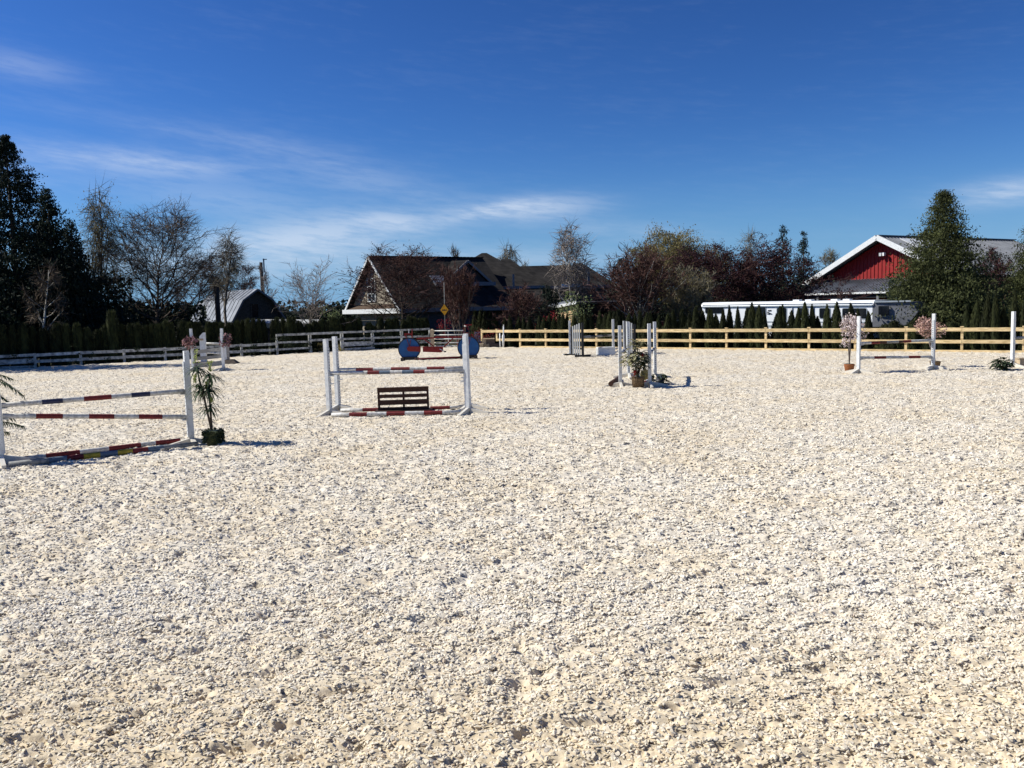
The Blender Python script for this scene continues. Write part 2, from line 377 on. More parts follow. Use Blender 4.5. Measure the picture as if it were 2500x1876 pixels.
def fence_y(x):
    x = np.asarray(x, float)
    yr = FR_A.y+(x-FR_A.x)*(FR_B.y-FR_A.y)/(FR_B.x-FR_A.x); yl = FL_A.y+(x-FL_A.x)*(FL_B.y-FL_A.y)/(FL_B.x-FL_A.x)
    return np.minimum(yr, yl)
# fan of ground rows that widen with distance (fine near, coarse far)
NR, NC = 860, 780
yy = 1/np.linspace(1/math.sqrt(2.6), 1/math.sqrt(60.0), NR)**2; tt = np.linspace(-.86, .86, NC)
Y, T = np.meshgrid(yy, tt, indexing='ij'); X = T*(Y+1.0); Z = ground_z(X, Y)
idx = np.arange(NR*NC).reshape(NR, NC)
Q = np.stack([idx[:-1, :-1], idx[:-1, 1:], idx[1:, 1:], idx[1:, :-1]], -1).reshape(-1, 4)
cxm = X.ravel()[Q].mean(1); cym = Y.ravel()[Q].mean(1); Q = Q[cym < fence_y(cxm)-.02]
me = np_mesh('arena_ground', np.stack([X, Y, Z], -1).reshape(-1, 3), quads=Q, mats=[m_arena], smooth=True)
tag(link_mesh('arena_ground', me), 'pale crushed shell riding surface, raked and hoof-pocked, filling the foreground', kind='structure')
# coarse remainder of the riding surface around the fan
mb = MB()
mb.add([(-62, -25, -.10), (62, -25, -.10), (62, float(fence_y(62.)), -.10), (FR_B.x, FR_B.y, -.1), (float(on_line(FR_A, FR_B, 1150).x), float(on_line(FR_A, FR_B, 1150).y), -.1), (float(on_line(FL_A, FL_B, 1060).x), float(on_line(FL_A, FL_B, 1060).y), -.1), (FL_A.x, FL_A.y, -.1), (-62, float(fence_y(-62.)), -.1)], [tuple(range(8))])
tag(mb.build('riding_surface', m_arena), 'pale shell footing of the rest of the arena', kind='structure')
mb = MB(); mb.add([(-3000, -3000, -.16), (3000, -3000, -.16), (3000, 3000, -.16), (-3000, 3000, -.16)], [(0, 1, 2, 3)])
tag(mb.build('grass_ground', m_grass), 'dark rough grass and soil beyond the fences', kind='structure')

# loose shell chips: real little shards on points, denser near the camera
rng = np.random.default_rng(5)
def chip_points(n, d0, d1, power):
    u = rng.random(n)
    if power == 0: d = d0*(d1/d0)**u                      # density ~ 1/d^2
    else: d = np.sqrt(d0*d0+(d1*d1-d0*d0)*u)
    x = (rng.random(n)*2-1)*.72*(d+1); return x, d
x1, y1 = chip_points(90000, 3.2, 8, 1); x2, y2 = chip_points(190000, 8, 46, 0)
x = np.concatenate([x1, x2]); y = np.concatenate([y1, y2]); k = y < fence_y(x)-.3; x, y = x[k], y[k]
clump = vn(x*5, y*5, 21); k = rng.random(len(x)) < .35+.9*clump; x, y = x[k], y[k]
z = ground_z(x, y)+.002
size = (.0105+.013*rng.random(len(x))**2.2)*np.clip((y/8)**.5, .85, 1.25)
pm = bpy.data.meshes.new('loose_shell_chips'); pm.vertices.add(len(x)); pm.vertices.foreach_set('co', np.stack([x, y, z], -1).astype(np.float32).ravel())
at = pm.attributes.new('size', 'FLOAT', 'POINT'); at.data.foreach_set('value', size.astype(np.float32))
chips = link_mesh('loose_shell_chips', pm)
tag(chips, 'loose cream and white shell chips lying over the arena surface', kind='stuff')
ng = bpy.data.node_groups.new('chip_scatter', 'GeometryNodeTree')
ng.interface.new_socket('Geometry', in_out='INPUT', socket_type='NodeSocketGeometry'); ng.interface.new_socket('Geometry', in_out='OUTPUT', socket_type='NodeSocketGeometry')
q = NB(ng); gi = q.n('NodeGroupInput'); go = q.n('NodeGroupOutput'); jn = q.n('GeometryNodeJoinGeometry')
for k in range(6):
    ico = q.n('GeometryNodeMeshIcoSphere'); ico.inputs['Radius'].default_value = 1; ico.inputs['Subdivisions'].default_value = 1
    sp = q.n('GeometryNodeSetPosition'); q.l(ico.outputs[0], sp.inputs[0])
    rv = q.n('FunctionNodeRandomValue', data_type='FLOAT_VECTOR'); rv.inputs[0].default_value = (-.45,)*3; rv.inputs[1].default_value = (.45,)*3; rv.inputs['Seed'].default_value = k
    q.l(rv.outputs[0], sp.inputs['Offset'])
    tf = q.n('GeometryNodeTransform'); q.l(sp.outputs[0], tf.inputs[0]); tf.inputs['Scale'].default_value = [(1.3, .9, .35), (1, .8, .6), (1.1, 1, .28), (1, .6, .5), (1.5, .8, .4), (.9, .9, .7)][k]
    sm = q.n('GeometryNodeSetMaterial'); q.l(tf.outputs[0], sm.inputs[0]); sm.inputs['Material'].default_value = m_chip
    g2 = q.n('GeometryNodeGeometryToInstance'); q.l(sm.outputs[0], g2.inputs[0]); q.l(g2.outputs[0], jn.inputs[0])
iop = q.n('GeometryNodeInstanceOnPoints'); mp = q.n('GeometryNodeMeshToPoints'); q.l(gi.outputs[0], mp.inputs[0]); q.l(mp.outputs[0], iop.inputs['Points'])
q.l(jn.outputs[0], iop.inputs['Instance']); iop.inputs['Pick Instance'].default_value = True
ri = q.n('FunctionNodeRandomValue', data_type='INT'); ri.inputs[4].default_value = 0; ri.inputs[5].default_value = 5; q.l(ri.outputs[2], iop.inputs['Instance Index'])
rr = q.n('FunctionNodeRandomValue', data_type='FLOAT_VECTOR'); rr.inputs[0].default_value = (-.45, -.45, 0); rr.inputs[1].default_value = (.45, .45, 6.283); rr.inputs['Seed'].default_value = 9; q.l(rr.outputs[0], iop.inputs['Rotation'])
na = q.n('GeometryNodeInputNamedAttribute', data_type='FLOAT'); na.inputs[0].default_value = 'size'; q.l(na.outputs[0], iop.inputs['Scale'])
q.l(iop.outputs[0], go.inputs[0])
md = chips.modifiers.new('scatter', 'NODES'); md.node_group = ng

# ------------------------------------------------------------------ fences
def side_of(A, B): d = (B-A).normalized(); return d, V((-d.y, d.x, 0))
# timber fence, right
d_, n_ = side_of(FR_A, FR_B)
tf_ = thing('timber_fence', 'long new pine two-rail fence along the right far side of the arena', 'fence', FR_A.copy())
start = on_line(FR_A, FR_B, 1178); posts = [1214.5, 1271, 1333.5, 1395, 1457, 1529, 1604, 1686, 1774, 1870, 1975, 2088, 2211.5, 2348, 2499, 2668, 2860]
PP = [start]+[on_line(FR_A, FR_B, p) for p in posts]
for i, P in enumerate(PP):
    zb = .38 if i < 2 else -.08
    m_ = MB(); m_.box((P.x, P.y, (1.13+zb)/2), (.11, .11, 1.13-zb), math.atan2(d_.y, d_.x)); po = m_.build('post', m_timber, tf_)
    m_ = MB(); m_.box((P.x, P.y, 1.150), (.15, .15, .036), math.atan2(d_.y, d_.x)); m_.build('cap', m_timber, po)
rz = [(1.02, .17), (.47, .16)]
for i in range(len(PP)-1):
    a, c = PP[i], PP[i+1]; off = -n_*.085
    for j, (zz, hh) in enumerate(rz):
        if j == 1 and i < 1: continue
        m_ = MB(); g = (c-a).normalized()*.006
        m_.bar(a+off+g+V((0, 0, zz)), c+off-g+V((0, 0, zz+random.uniform(-.008, .008))), .045, hh); m_.build('rail', m_timber, tf_)
    if i >= 2:
        m_ = MB(); m_.bar(a+off+V((0, 0, .02)), c+off+V((0, 0, .02)), .04, .12); m_.build('kick_board', m_timber, tf_)
# white fence, left: low half then tall half
d2, n2 = side_of(FL_A, FL_B)
wf = thing('low_white_fence', 'low weathered white two-rail fence on the left far side of the arena', 'fence', FL_A.copy())
low = [-230, -125, -30, 84, 196, 302.5, 403, 499, 590, 677]
LP = [on_line(FL_A, FL_B, p) for p in low]
for i, P in enumerate(LP[:-1]):
    m_ = MB(); m_.box((P.x, P.y, .33), (.13, .11, .84), math.atan2(d2.y, d2.x)); m_.build('post', m_whitew, wf)
for i in range(len(LP)-1):
    a, c = LP[i], LP[i+1]; off = -n2*.085
    rails = [(.65, .16), (.29, .16)] if i > 2 else [(.66, .15), (.34, .26), (.06, .08)]
    for (zz, hh) in rails:
        m_ = MB(); g = (c-a).normalized()*.01; j = random.uniform(-.02, .02)
        m_.bar(a+off+g+V((0, 0, zz+j)), c+off-g+V((0, 0, zz-j)), .04, hh); m_.build('rail', m_whitew, wf)
wt = thing('tall_white_fence', 'taller weathered white three-rail fence between the low fence and the pipe gate', 'fence', LP[-1].copy())
tall = [677, 758, 836, 911, 982, 1050]
TP = [on_line(FL_A, FL_B, p) for p in tall]
for i, P in enumerate(TP):
    w_ = .2 if i in (1, 2, 3) else .12
    m_ = MB(); m_.box((P.x, P.y, .40), (w_, .12, .96), math.atan2(d2.y, d2.x)); m_.build('post', m_whitew, wt)
    for s_ in (-.07, .07) if i in (1, 2, 3, 4) else (0,):
        m_ = MB(); Pq = P+d2*s_; m_.box((Pq.x, Pq.y, 1.07), (.06, .10, .38), math.atan2(d2.y, d2.x)); m_.build('post_extension', m_whitew, wt)
for i in range(len(TP)-1):
    a, c = TP[i], TP[i+1]; off = -n2*.09
    rails = [[(1.20, .14), (.72, .12), (.30, .12)], [(1.20, .14), (.78, .14)], [(1.20, .13), (.76, .13), (.42, .28), (.10, .13)], [(1.20, .13), (.74, .13), (.36, .12)], [(1.20, .13), (.72, .12), (.34, .2)]][i]
    for (zz, hh) in rails:
        m_ = MB(); g = (c-a).normalized()*.01; j = random.uniform(-.015, .015)
        m_.bar(a+off+g+V((0, 0, zz+j)), c+off-g+V((0, 0, zz-j)), .04, hh); m_.build('rail', m_whitew, wt)

# ------------------------------------------------------------------ leaf and twig geometry
def cards(P, sz, rs, down=0.0, aspect=.5, tri=False):
    """P (n,3) centres -> small randomly turned quads (or triangles)"""
    n = len(P); a = rs.normal(size=(n, 3)); a[:, 2] -= down*1.6; a /= np.linalg.norm(a, axis=1)[:, None]
    c = rs.normal(size=(n, 3)); c -= (c*a).sum(1)[:, None]*a; c /= np.linalg.norm(c, axis=1)[:, None]
    s = np.asarray(sz)*(rs.random(n)*.8+.6); a = a*s[:, None]; c = c*(s*aspect)[:, None]
    if tri:
        Vt = np.stack([P-a*.5-c*.5, P-a*.5+c*.5, P+a*.6], 1).reshape(-1, 3); F = np.arange(3*n).reshape(-1, 3); return Vt, F, None
    Vt = np.stack([P-a*.5, P+c*.5, P+a*.5, P-c*.5], 1).reshape(-1, 3); return Vt, None, np.arange(4*n).reshape(-1, 4)
def prisms(A, B_, ra, rb):
    n = len(A); d = B_-A; L = np.linalg.norm(d, axis=1)+1e-9; d = d/L[:, None]
    r = np.where(np.abs(d[:, 2:3]) < .9, np.array([[0, 0, 1.]]), np.array([[1., 0, 0]])); s = np.cross(d, r); s /= np.linalg.norm(s, axis=1)[:, None]; u = np.cross(s, d)
    vs = []
    for (p, rad) in ((A, ra), (B_, rb)):
        for k in range(3):
            an = 2*math.pi*k/3; vs.append(p+(s*math.cos(an)+u*math.sin(an))*np.asarray(rad)[:, None])
    Vt = np.stack(vs, 1).reshape(-1, 3); o = (np.arange(n)*6)[:, None]
    Qd = np.concatenate([o+np.array([[0, 1, 4, 3]]), o+np.array([[1, 2, 5, 4]]), o+np.array([[2, 0, 3, 5]])])
    return Vt, Qd
def merge(parts):
    Vs, Fs, Qs, o = [], [], [], 0
    for (v, f, qd) in parts:
        Vs.append(v)
        if f is not None and len(f): Fs.append(f+o)
        if qd is not None and len(qd): Qs.append(qd+o)
        o += len(v)
    return np.concatenate(Vs), (np.concatenate(Fs) if Fs else None), (np.concatenate(Qs) if Qs else None)

def grow(seed, stems=1, upright=.5, droop=0.0, trunk_frac=.25, gnarl=.25, n1=14, n2=7, n3=6, l1=.42, top=1.0, spread_base=1.0, tf=.72):
    """unit tree, height about 1; returns limb segments, twig segments, tip points"""
    rs = np.random.default_rng(seed); limbs = []; twigs = []; tips = []
    def walk(p, d, L, r0, r1, n, g, upw):
        pts = [p]; rad = [r0]
        for i in range(n):
            d = d+rs.normal(size=3)*g+np.array([0, 0, upw]); d = d/np.linalg.norm(d)
            p = p+d*L/n; pts.append(p); rad.append(r0+(r1-r0)*(i+1)/n)
        return pts, rad, d
    for s in range(stems):
        a = rs.random()*6.283; lean = 0 if stems == 1 else .28+.25*rs.random()
        d0 = np.array([math.cos(a)*lean, math.sin(a)*lean, 1.0]); d0 /= np.linalg.norm(d0)
        L0 = top*(1 if stems == 1 else .75+.25*rs.random())
        rt = .022 if stems == 1 else .012
        pts, rad, _ = walk(np.zeros(3), d0, L0*.86, rt, .003, 10, .05, .04)
        limbs += [(pts[i], pts[i+1], rad[i], rad[i+1]) for i in range(10)]
        for k in range(n1):
            t = trunk_frac+(1-trunk_frac)*(k+rs.random())/n1; i = min(9, int(t*10)); fr = t*10-i; p = pts[i]*(1-fr)+pts[i+1]*fr
            az_ = k*2.4+rs.random(); u = upright*(.6+.8*rs.random()); d = np.array([math.cos(az_), math.sin(az_), u]); d /= np.linalg.norm(d)
            L1 = l1*(1.05-tf*t)*(.75+.5*rs.random())*spread_base
            q1, r1_, _ = walk(p, d, L1, rad[i]*.55, .002, 6, gnarl*.5, .10*upright+.02)
            limbs += [(q1[j], q1[j+1], r1_[j], r1_[j+1]) for j in range(6)]
            for k2 in range(n2):
                t2 = .25+.75*(k2+rs.random())/n2; j = min(5, int(t2*6)); p2 = q1[j]
                dd = (q1[min(j+1, 6)]-q1[j]); dd = dd/np.linalg.norm(dd)
                d2_ = dd+rs.normal(size=3)*.65+np.array([0, 0, .15*upright-.1*droop]); d2_ /= np.linalg.norm(d2_)
                L2 = L1*.42*(1.2-.5*t2)*(.6+.8*rs.random())
                q2, r2_, _ = walk(p2, d2_, L2, .0024, .0012, 4, gnarl, .05-.25*droop)
                twigs += [(q2[m], q2[m+1], r2_[m], r2_[m+1]) for m in range(4)]
                for k3 in range(n3):
                    p3 = q2[1+rs.integers(0, 4)]; d3 = (q2[-1]-q2[0])*(1/(np.linalg.norm(q2[-1]-q2[0])+1e-6))*.8+rs.normal(size=3)*.6+np.array([0, 0, .25*upright-1.6*droop])
                    d3 /= np.linalg.norm(d3); L3 = (.055+.05*rs.random())*(1+1.3*droop)
                    tips.append((p3, d3, L3))
    return limbs, twigs, tips
def make_tree(name, label, cat, px, top, dist, wpx, bark, twig, seed, leaf=None, nleaf=0, lsize=.12, group=None, base_px=None, twigw=.012, pct=96, ttype=True, **kw):
    zt = up(px, top, dist).z; base = up(base_px or px, 800, dist); base = V((base.x, dist, -.16))
    Ht = zt+.16; hw = wpx/2*dist/FOC
    limbs, twigs, tips = grow(seed, **kw)
    TP3 = np.array([t[0] for t in tips]); TD = np.array([t[1] for t in tips]); TL = np.array([t[2] for t in tips])
    ends = TP3+TD*TL[:, None]; zs = Ht/np.percentile(ends[:, 2], 99.7)
    rr_ = np.percentile(np.abs(ends[:, 0]), pct); xs = hw/max(rr_, 1e-3)
    S = np.array([xs, min(xs, zs*1.3), zs]); 
    off = np.array([(up(px, 800, dist).x-base.x), 0, 0])
    def sh(P): P = P*S; return P+off*np.clip(P[:, 2:3]/Ht, 0, 1)
    A = sh(np.array([l[0] for l in limbs])); B2 = sh(np.array([l[1] for l in limbs])); k = zs*.9
    v, qd = prisms(A, B2, np.maximum(np.array([l[2] for l in limbs])*k, .012), np.maximum(np.array([l[3] for l in limbs])*k, .010))
    t = thing(name, label, cat, base, group)
    link_mesh('trunk', np_mesh('trunk', v, quads=qd, mats=[bark], smooth=True), t)
    A = sh(np.array([l[0] for l in twigs])); B2 = sh(np.array([l[1] for l in twigs]))
    v, qd = prisms(A, B2, np.full(len(A), twigw*1.3), np.full(len(A), twigw)); parts = [(v, None, qd)]
    rs = np.random.default_rng(seed+99)
    a = sh(TP3); e = sh(ends); side = rs.normal(size=a.shape); side /= np.linalg.norm(side, axis=1)[:, None]; m_ = (a+e)/2+rs.normal(size=a.shape)*.05*(np.linalg.norm(e-a, axis=1)[:, None])
    w_ = twigw*1.5
    Vt = np.stack([a-side*w_, a+side*w_, m_+side*w_, e, m_-side*w_], 1).reshape(-1, 3); o = (np.arange(len(a))*5)[:, None]
    F = o+np.array([[2, 3, 4]]); Qd = o+np.array([[0, 1, 2, 4]])
    parts.append((Vt, F, Qd)); v, f, qd = merge(parts)
    cr = link_mesh('crown', np_mesh('crown', v, f, qd, mats=[twig]), t)
    if leaf is not None and nleaf:
        ii = rs.integers(0, len(a), nleaf); fr = rs.random(nleaf)[:, None]; P = a[ii]*(1-fr)+e[ii]*fr+rs.normal(size=(nleaf, 3))*lsize*.7
        v, f, qd = cards(P, np.full(nleaf, lsize), rs, down=kw.get('droop', 0)*1.5, aspect=.45)
        link_mesh('leaves', np_mesh('leaves', v, f, qd, mats=[leaf]), t)
    return t

def conifer(name, label, px, top, dist, wpx, seed, m, n=9000, lsize=.42, droop=.35, group=None, power=.85, base_z=.02, sparse=0, tr=.5, wobk=1.0, nbk=1.0, base_px=None, cat='tree', loc=None, Hgt=None):
    if loc is None:
        zt = up(px, top, dist).z; base = up(px, 800, dist); base = V((base.x, dist, -.16)); Ht = zt+.16; hw = wpx/2*dist/FOC
    else: base = V(loc); Ht = Hgt; hw = wpx
    rs = np.random.default_rng(seed); t = thing(name, label, cat, base, group)
    m_ = MB(); m_.tube([base, base+V((0, 0, Ht*.5)), base+V((0, 0, Ht*.98))], [.035*Ht*tr, .02*Ht*tr, .01], 6); m_.build('trunk', m_bark, t)
    nb = int((90+Ht*22)*nbk); P = []; S = []
    zb = base_z+(1-base_z)*(1-np.sqrt(1-np.linspace(0, .985, nb)))  # more branches low
    zb = np.sort(base_z+(.985-base_z)*rs.random(nb)**1.25)
    per = max(4, n//nb)
    lob = rs.random(9)*6.28
    for i, h in enumerate(zb):
        a = rs.random()*6.283
        Rm = hw*((1-h)**power)*(.62-.12*(wobk > 1)+(.55+.2*(wobk > 1))*rs.random())*(1+.09*math.sin(3*a+lob[0]+6*h))+.15
        if rs.random() < .1: Rm *= 1.2
        cnt = int(per*(.4+1.4*(1-h)**.6*Rm/max(hw*.5, .1)))+3+int(per*.3)
        tt_ = .12+.88*np.sqrt(rs.random(cnt)); r = Rm*tt_
        z = h*Ht-droop*r*tt_+.30*Rm*tt_**5
        wob = (.045*Rm+.07)*wobk
        P.append(np.stack([np.cos(a)*r+rs.normal(size=cnt)*wob*(.4+tt_), np.sin(a)*r+rs.normal(size=cnt)*wob*(.4+tt_), np.maximum(z+rs.normal(size=cnt)*.06-(.10+.10*Rm*(1-tt_))*np.abs(rs.normal(size=cnt)), .05)], -1))
        S.append(np.full(cnt, lsize)*(.55+.5*(1-h)))
    P = np.concatenate(P); S = np.concatenate(S)
    v, f, qd = cards(P, S, rs, down=.7, aspect=.42); link_mesh('crown', np_mesh('crown', v, f, qd, mats=[m]), t)
    return t

def bush(name, label, cat, P0, w, h, m, seed, n=900, lsize=.12, group=None, stuff=False, stem=True, z0=.0, twig=None, parent=None, aspect=.6):
    rs = np.random.default_rng(seed); t = parent or thing(name, label, cat, P0, group)
    k = 7+rs.integers(0, 5); C = rs.normal(size=(k, 3))*np.array([.32, .32, .22])*np.array([w, w, h])+np.array([0, 0, h*.55])
    ci = rs.integers(0, k, n); d = rs.normal(size=(n, 3)); d /= np.linalg.norm(d, axis=1)[:, None]; rad = rs.random(n)**.45
    P = C[ci]+d*rad[:, None]*np.array([w, w, h])*.26; P[:, 2] = np.clip(P[:, 2], .02, h*1.02)+z0
    v, f, qd = cards(P, np.full(n, lsize), rs, aspect=aspect)
    link_mesh('foliage', np_mesh('foliage', v, f, qd, mats=[m]), t)
    if stem:
        m_ = MB()
        for i in range(6):
            c = C[i % k]; m_.tube([P0+V((0, 0, -.02)), P0+V((c[0]*.5, c[1]*.5, c[2]*.6+z0)), P0+V(tuple(c))+V((0, 0, z0))], [.03, .02, .01], 4)
        m_.build('stems', twig or m_bark, t)
    return t

# ------------------------------------------------------------------ hedges of arborvitae
def arb_mesh(seed, pointed, n=1500):
    rs = np.random.default_rng(seed); h = rs.random(n)**.85; a = rs.random(n)*6.283
    if pointed: prof = .5*np.minimum(1, (1.02-h)**.8*1.7)*(.72+.28*np.minimum(1, h*6))
    else: prof = .5*np.sqrt(np.clip(1-np.clip((h-.72)/.30, 0, 1)**2, 0, 1))*(.85+.1*np.sin(a*2+seed))
    r = prof*(.80+.26*rs.random(n))*(1+.14*np.sin(a*3+h*7+seed))
    P = np.stack([np.cos(a)*r, np.sin(a)*r, h], -1)
    s = .075*(rs.random(n)*.8+.6); wd = .055
    tang = np.stack([-np.sin(a), np.cos(a), np.zeros(n)], -1)+rs.normal(size=(n, 3))*.4
    upv_ = np.stack([np.cos(a)*.3, np.sin(a)*.3, np.ones(n)], -1)+rs.normal(size=(n, 3))*np.array([.6, .6, .15])
    Vt = np.stack([P-tang*wd*.6-upv_*s[:, None]*.3, P+tang*wd*.6-upv_*s[:, None]*.3, P+upv_*s[:, None]*.7], 1).reshape(-1, 3)
    F = np.arange(3*n).reshape(-1, 3)
    hs_ = np.linspace(0, .97, 9); ns = 8; core = []
    for hh in hs_:
        rr0 = .5*min(1, (1.02-hh)**.8*1.7)*(.72+.28*min(1, hh*6)) if pointed else .5*math.sqrt(max(0, 1-max(0, (hh-.72)/.30)**2))*.9
        for kk in range(ns): core.append((math.cos(kk*math.pi/4)*rr0*.84, math.sin(kk*math.pi/4)*rr0*.84, hh*.97))
    cq = [(i*ns+kk, i*ns+(kk+1) % ns, (i+1)*ns+(kk+1) % ns, (i+1)*ns+kk) for i in range(8) for kk in range(ns)]
    v, f, qd = merge([(Vt, F, None), (np.array(core), None, np.array(cq))])
    return np_mesh('arborvitae', v, f, qd, mats=[m_arb])
ARBP = [arb_mesh(i, True) for i in range(4)]; ARBR = [arb_mesh(20+i, False) for i in range(4)]
rnd = random.Random(3)
def arb(px, top, A, B, n, off, wm, pointed, label, group):
    P = on_line(A+n*off, B+n*off, px); h = up(px, top, P.y).z+.16
    o = link_mesh('arborvitae', rnd.choice(ARBP if pointed else ARBR)); o.location = (P.x, P.y, -.16)
    w = wm*rnd.uniform(.82, 1.25); o.scale = (w, w, h); o.rotation_euler = (R(rnd.uniform(-2.5, 2.5)), R(rnd.uniform(-2.5, 2.5)), rnd.random()*6.28)
    tag(o, label, 'shrub', group)
def row(items, A, B, n, off, wm, pointed, where, group):
    items = sorted(items)
    for i, (px, top) in enumerate(items):
        look = 'pointed' if pointed else 'round-topped'
        arb(px, top, A, B, n, off+rnd.uniform(-.25, .25), wm, pointed, f'{look} arborvitae, {ordn(i)} from left {where}', group)
G = 'arborvitae hedge plants behind the arena fences'
# right of the gate up to the grey picket wing
row([(1180+(x-0)*0, 0) for x in []], FR_A, FR_B, n_, 1.4, .5, True, '', G) if False else None
z4 = [(210, 1100), (275, 1082), (345, 1092), (400, 1102), (455, 1095), (560, 1080), (600, 1098), (650, 1075), (690, 1095), (740, 1070), (770, 1060), (810, 1060), (885, 1085)]
row([(1180+x/3.953, 500+y/3.953) for x, y in z4], FR_A, FR_B, n_, 1.5, .58, True, 'behind the timber fence, left of the picket wing', G)
z4b = [(945, 1075), (990, 1060), (1055, 1068), (1140, 1040), (1180, 1062), (1225, 1040), (1270, 1050), (1310, 1030)]
row([(1180+x/3.953, 500+y/3.953) for x, y in z4b], FR_A, FR_B, n_, 1.5, .62, True, 'behind the white centre post and grey box', G)
z5 = [(120, 918), (155, 928), (195, 905), (240, 930), (285, 935), (330, 940), (405, 905), (450, 930), (495, 920), (560, 960), (635, 940), (695, 912), (765, 900), (820, 960), (850, 940), (895, 880)]
row([(1460+x/3.774, 520+y/3.774) for x, y in z5], FR_A, FR_B, n_, 1.5, .62, True, 'in the stretch left of the trailer', G)
z6 = [(5, 940), (55, 945), (130, 930), (165, 935), (215, 975), (280, 935), (350, 895), (435, 905), (520, 920), (580, 862), (670, 890), (712, 960), (825, 975), (860, 902), (905, 882), (1000, 940), (1040, 912), (1130, 860), (1215, 882), (1270, 1000), (1355, 880), (1455, 857), (1545, 1000), (1615, 872), (1680, 925), (1790, 950)]
row([(1700+x/4.254, 540+y/4.254) for x, y in z6], FR_A, FR_B, n_, 1.5, .54, True, 'in front of the white trailer', G)
z7 = [(1115, 1030), (1175, 1000), (1262, 950), (1352, 940), (1425, 1060), (1495, 912), (1585, 930), (1660, 920)]
row([(2040+x/3.459, 450+y/3.459) for x, y in z7], FR_A, FR_B, n_, 1.3, .50, True, 'at the right edge beyond the big cedar', G)
z7b = [(2162+i*17.5, 790+rnd.uniform(-6, 8)) for i in range(10)]
row(z7b, FR_A, FR_B, n_, 1.1, .72, False, 'low under the big cedar behind the fence', G)
# left hedge
z1 = [(20, 1330), (90, 1330), (150, 1320), (215, 1340), (290, 1350), (370, 1320), (440, 1320), (515, 1315), (585, 1345), (640, 1360), (695, 1330), (745, 1235), (800, 1325), (850, 1320), (915, 1315)]
row([(x/2.679, 300+y/2.679) for x, y in z1], FL_A, FL_B, n2, 1.5, .66, False, 'behind the white fence, under the tall conifers', G)
z1b = [(965, 1330), (1015, 1320), (1080, 1310)]
z2 = [(20, 760), (100, 732), (150, 745), (240, 730), (300, 745), (355, 745), (400, 740), (470, 740), (540, 740), (590, 742), (650, 747)]
row([(x/2.679, 300+y/2.679) for x, y in z1b]+[(380+x/3.568, 580+y/3.568) for x, y in z2], FL_A, FL_B, n2, 1.5, .66, False, 'below the big bare tree left of the barn', G)
z2b = [(715, 730), (760, 727), (805, 716), (855, 715), (910, 716), (960, 725), (1040, 722), (1080, 702), (1120, 706), (1160, 700), (1210, 702), (1275, 732)]
row([(380+x/3.568, 580+y/3.568) for x, y in z2b], FL_A, FL_B, n2, 1.5, .56, False, 'below the grey gambrel barn', G)
z2c = [(1335, 760), (1390, 730), (1460, 722), (1510, 735), (1560, 700), (1605, 715), (1650, 700), (1690, 712), (1730, 705), (1790, 702), (1860, 745), (1905, 770), (1960, 702), (2040, 712), (2110, 706), (2170, 720)]
row([(380+x/3.568, 580+y/3.568) for x, y in z2c], FL_A, FL_B, n2, 1.5, .66, False, 'from slim bare tree to house gable', G)
z3 = [(845, 985), (900, 1000), (960, 1010), (1010, 1005)]
row([(820+x/4.61, 560+y/4.61) for x, y in z3], FL_A, FL_B, n2, 1.6, .72, False, 'left of the yellow sign', G)
z3b = [(1590, 930), (1640, 925), (1690, 935), (1740, 950), (1790, 990)]
row([(820+x/4.61, 560+y/4.61) for x, y in z3b], FR_A, FR_B, n_, 4.5, .8, True, 'behind the red shrubs by the fence end', G)
# ivy on the white fence
rs = np.random.default_rng(12); P = []
for (a, c, hmax, npatch) in [(LP[0], LP[-1], .72, 46), (TP[0], TP[1], 1.15, 12), (TP[2], TP[-1], 1.1, 18)]:
    for k in range(npatch):
        t_ = rs.random(); base = a.lerp(c, t_); hh = hmax*rs.random()**.8; cnt = rs.integers(14, 60)
        P.append(np.stack([base.x+d2.x*rs.normal(size=cnt)*.16, base.y-.13+rs.normal(size=cnt)*.03+d2.y*0, hh+rs.normal(size=cnt)*.055], -1))
    cnt = int((c-a).length*70); t_ = rs.random(cnt); P.append(np.stack([a.x+(c.x-a.x)*t_, a.y+(c.y-a.y)*t_+.14+rs.normal(size=cnt)*.05, np.abs(rs.normal(size=cnt))*.35], -1))
P = np.concatenate(P); v, f, qd = cards(P, np.full(len(P), .075), rs, aspect=.8)
tag(link_mesh('climbing_ivy', np_mesh('climbing_ivy', v, f, qd, mats=[m_dkleaf])), 'dark ivy creeping over the rails of the white fences', 'ivy', kind='stuff')

# ------------------------------------------------------------------ trees
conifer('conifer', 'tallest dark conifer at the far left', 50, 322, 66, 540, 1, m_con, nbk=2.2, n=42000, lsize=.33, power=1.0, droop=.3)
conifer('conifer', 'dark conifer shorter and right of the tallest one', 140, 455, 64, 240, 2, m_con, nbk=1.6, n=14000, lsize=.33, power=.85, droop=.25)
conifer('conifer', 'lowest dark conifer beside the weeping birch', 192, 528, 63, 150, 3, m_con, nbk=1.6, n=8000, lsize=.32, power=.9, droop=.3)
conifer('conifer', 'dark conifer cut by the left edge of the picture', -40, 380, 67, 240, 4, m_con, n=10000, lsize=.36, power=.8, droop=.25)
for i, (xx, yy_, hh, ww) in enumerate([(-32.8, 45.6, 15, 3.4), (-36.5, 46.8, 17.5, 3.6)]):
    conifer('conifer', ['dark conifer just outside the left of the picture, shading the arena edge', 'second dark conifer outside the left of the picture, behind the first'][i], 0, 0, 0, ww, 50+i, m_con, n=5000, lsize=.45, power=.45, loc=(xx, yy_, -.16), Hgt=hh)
make_tree('dead_birch', 'thin pale leafless birch standing before the dark conifers', 'tree', 112, 625, 60, 110, m_birch, m_twig, 11, droop=.3, n1=12, n2=9, n3=9, l1=0.42, base_px=98)
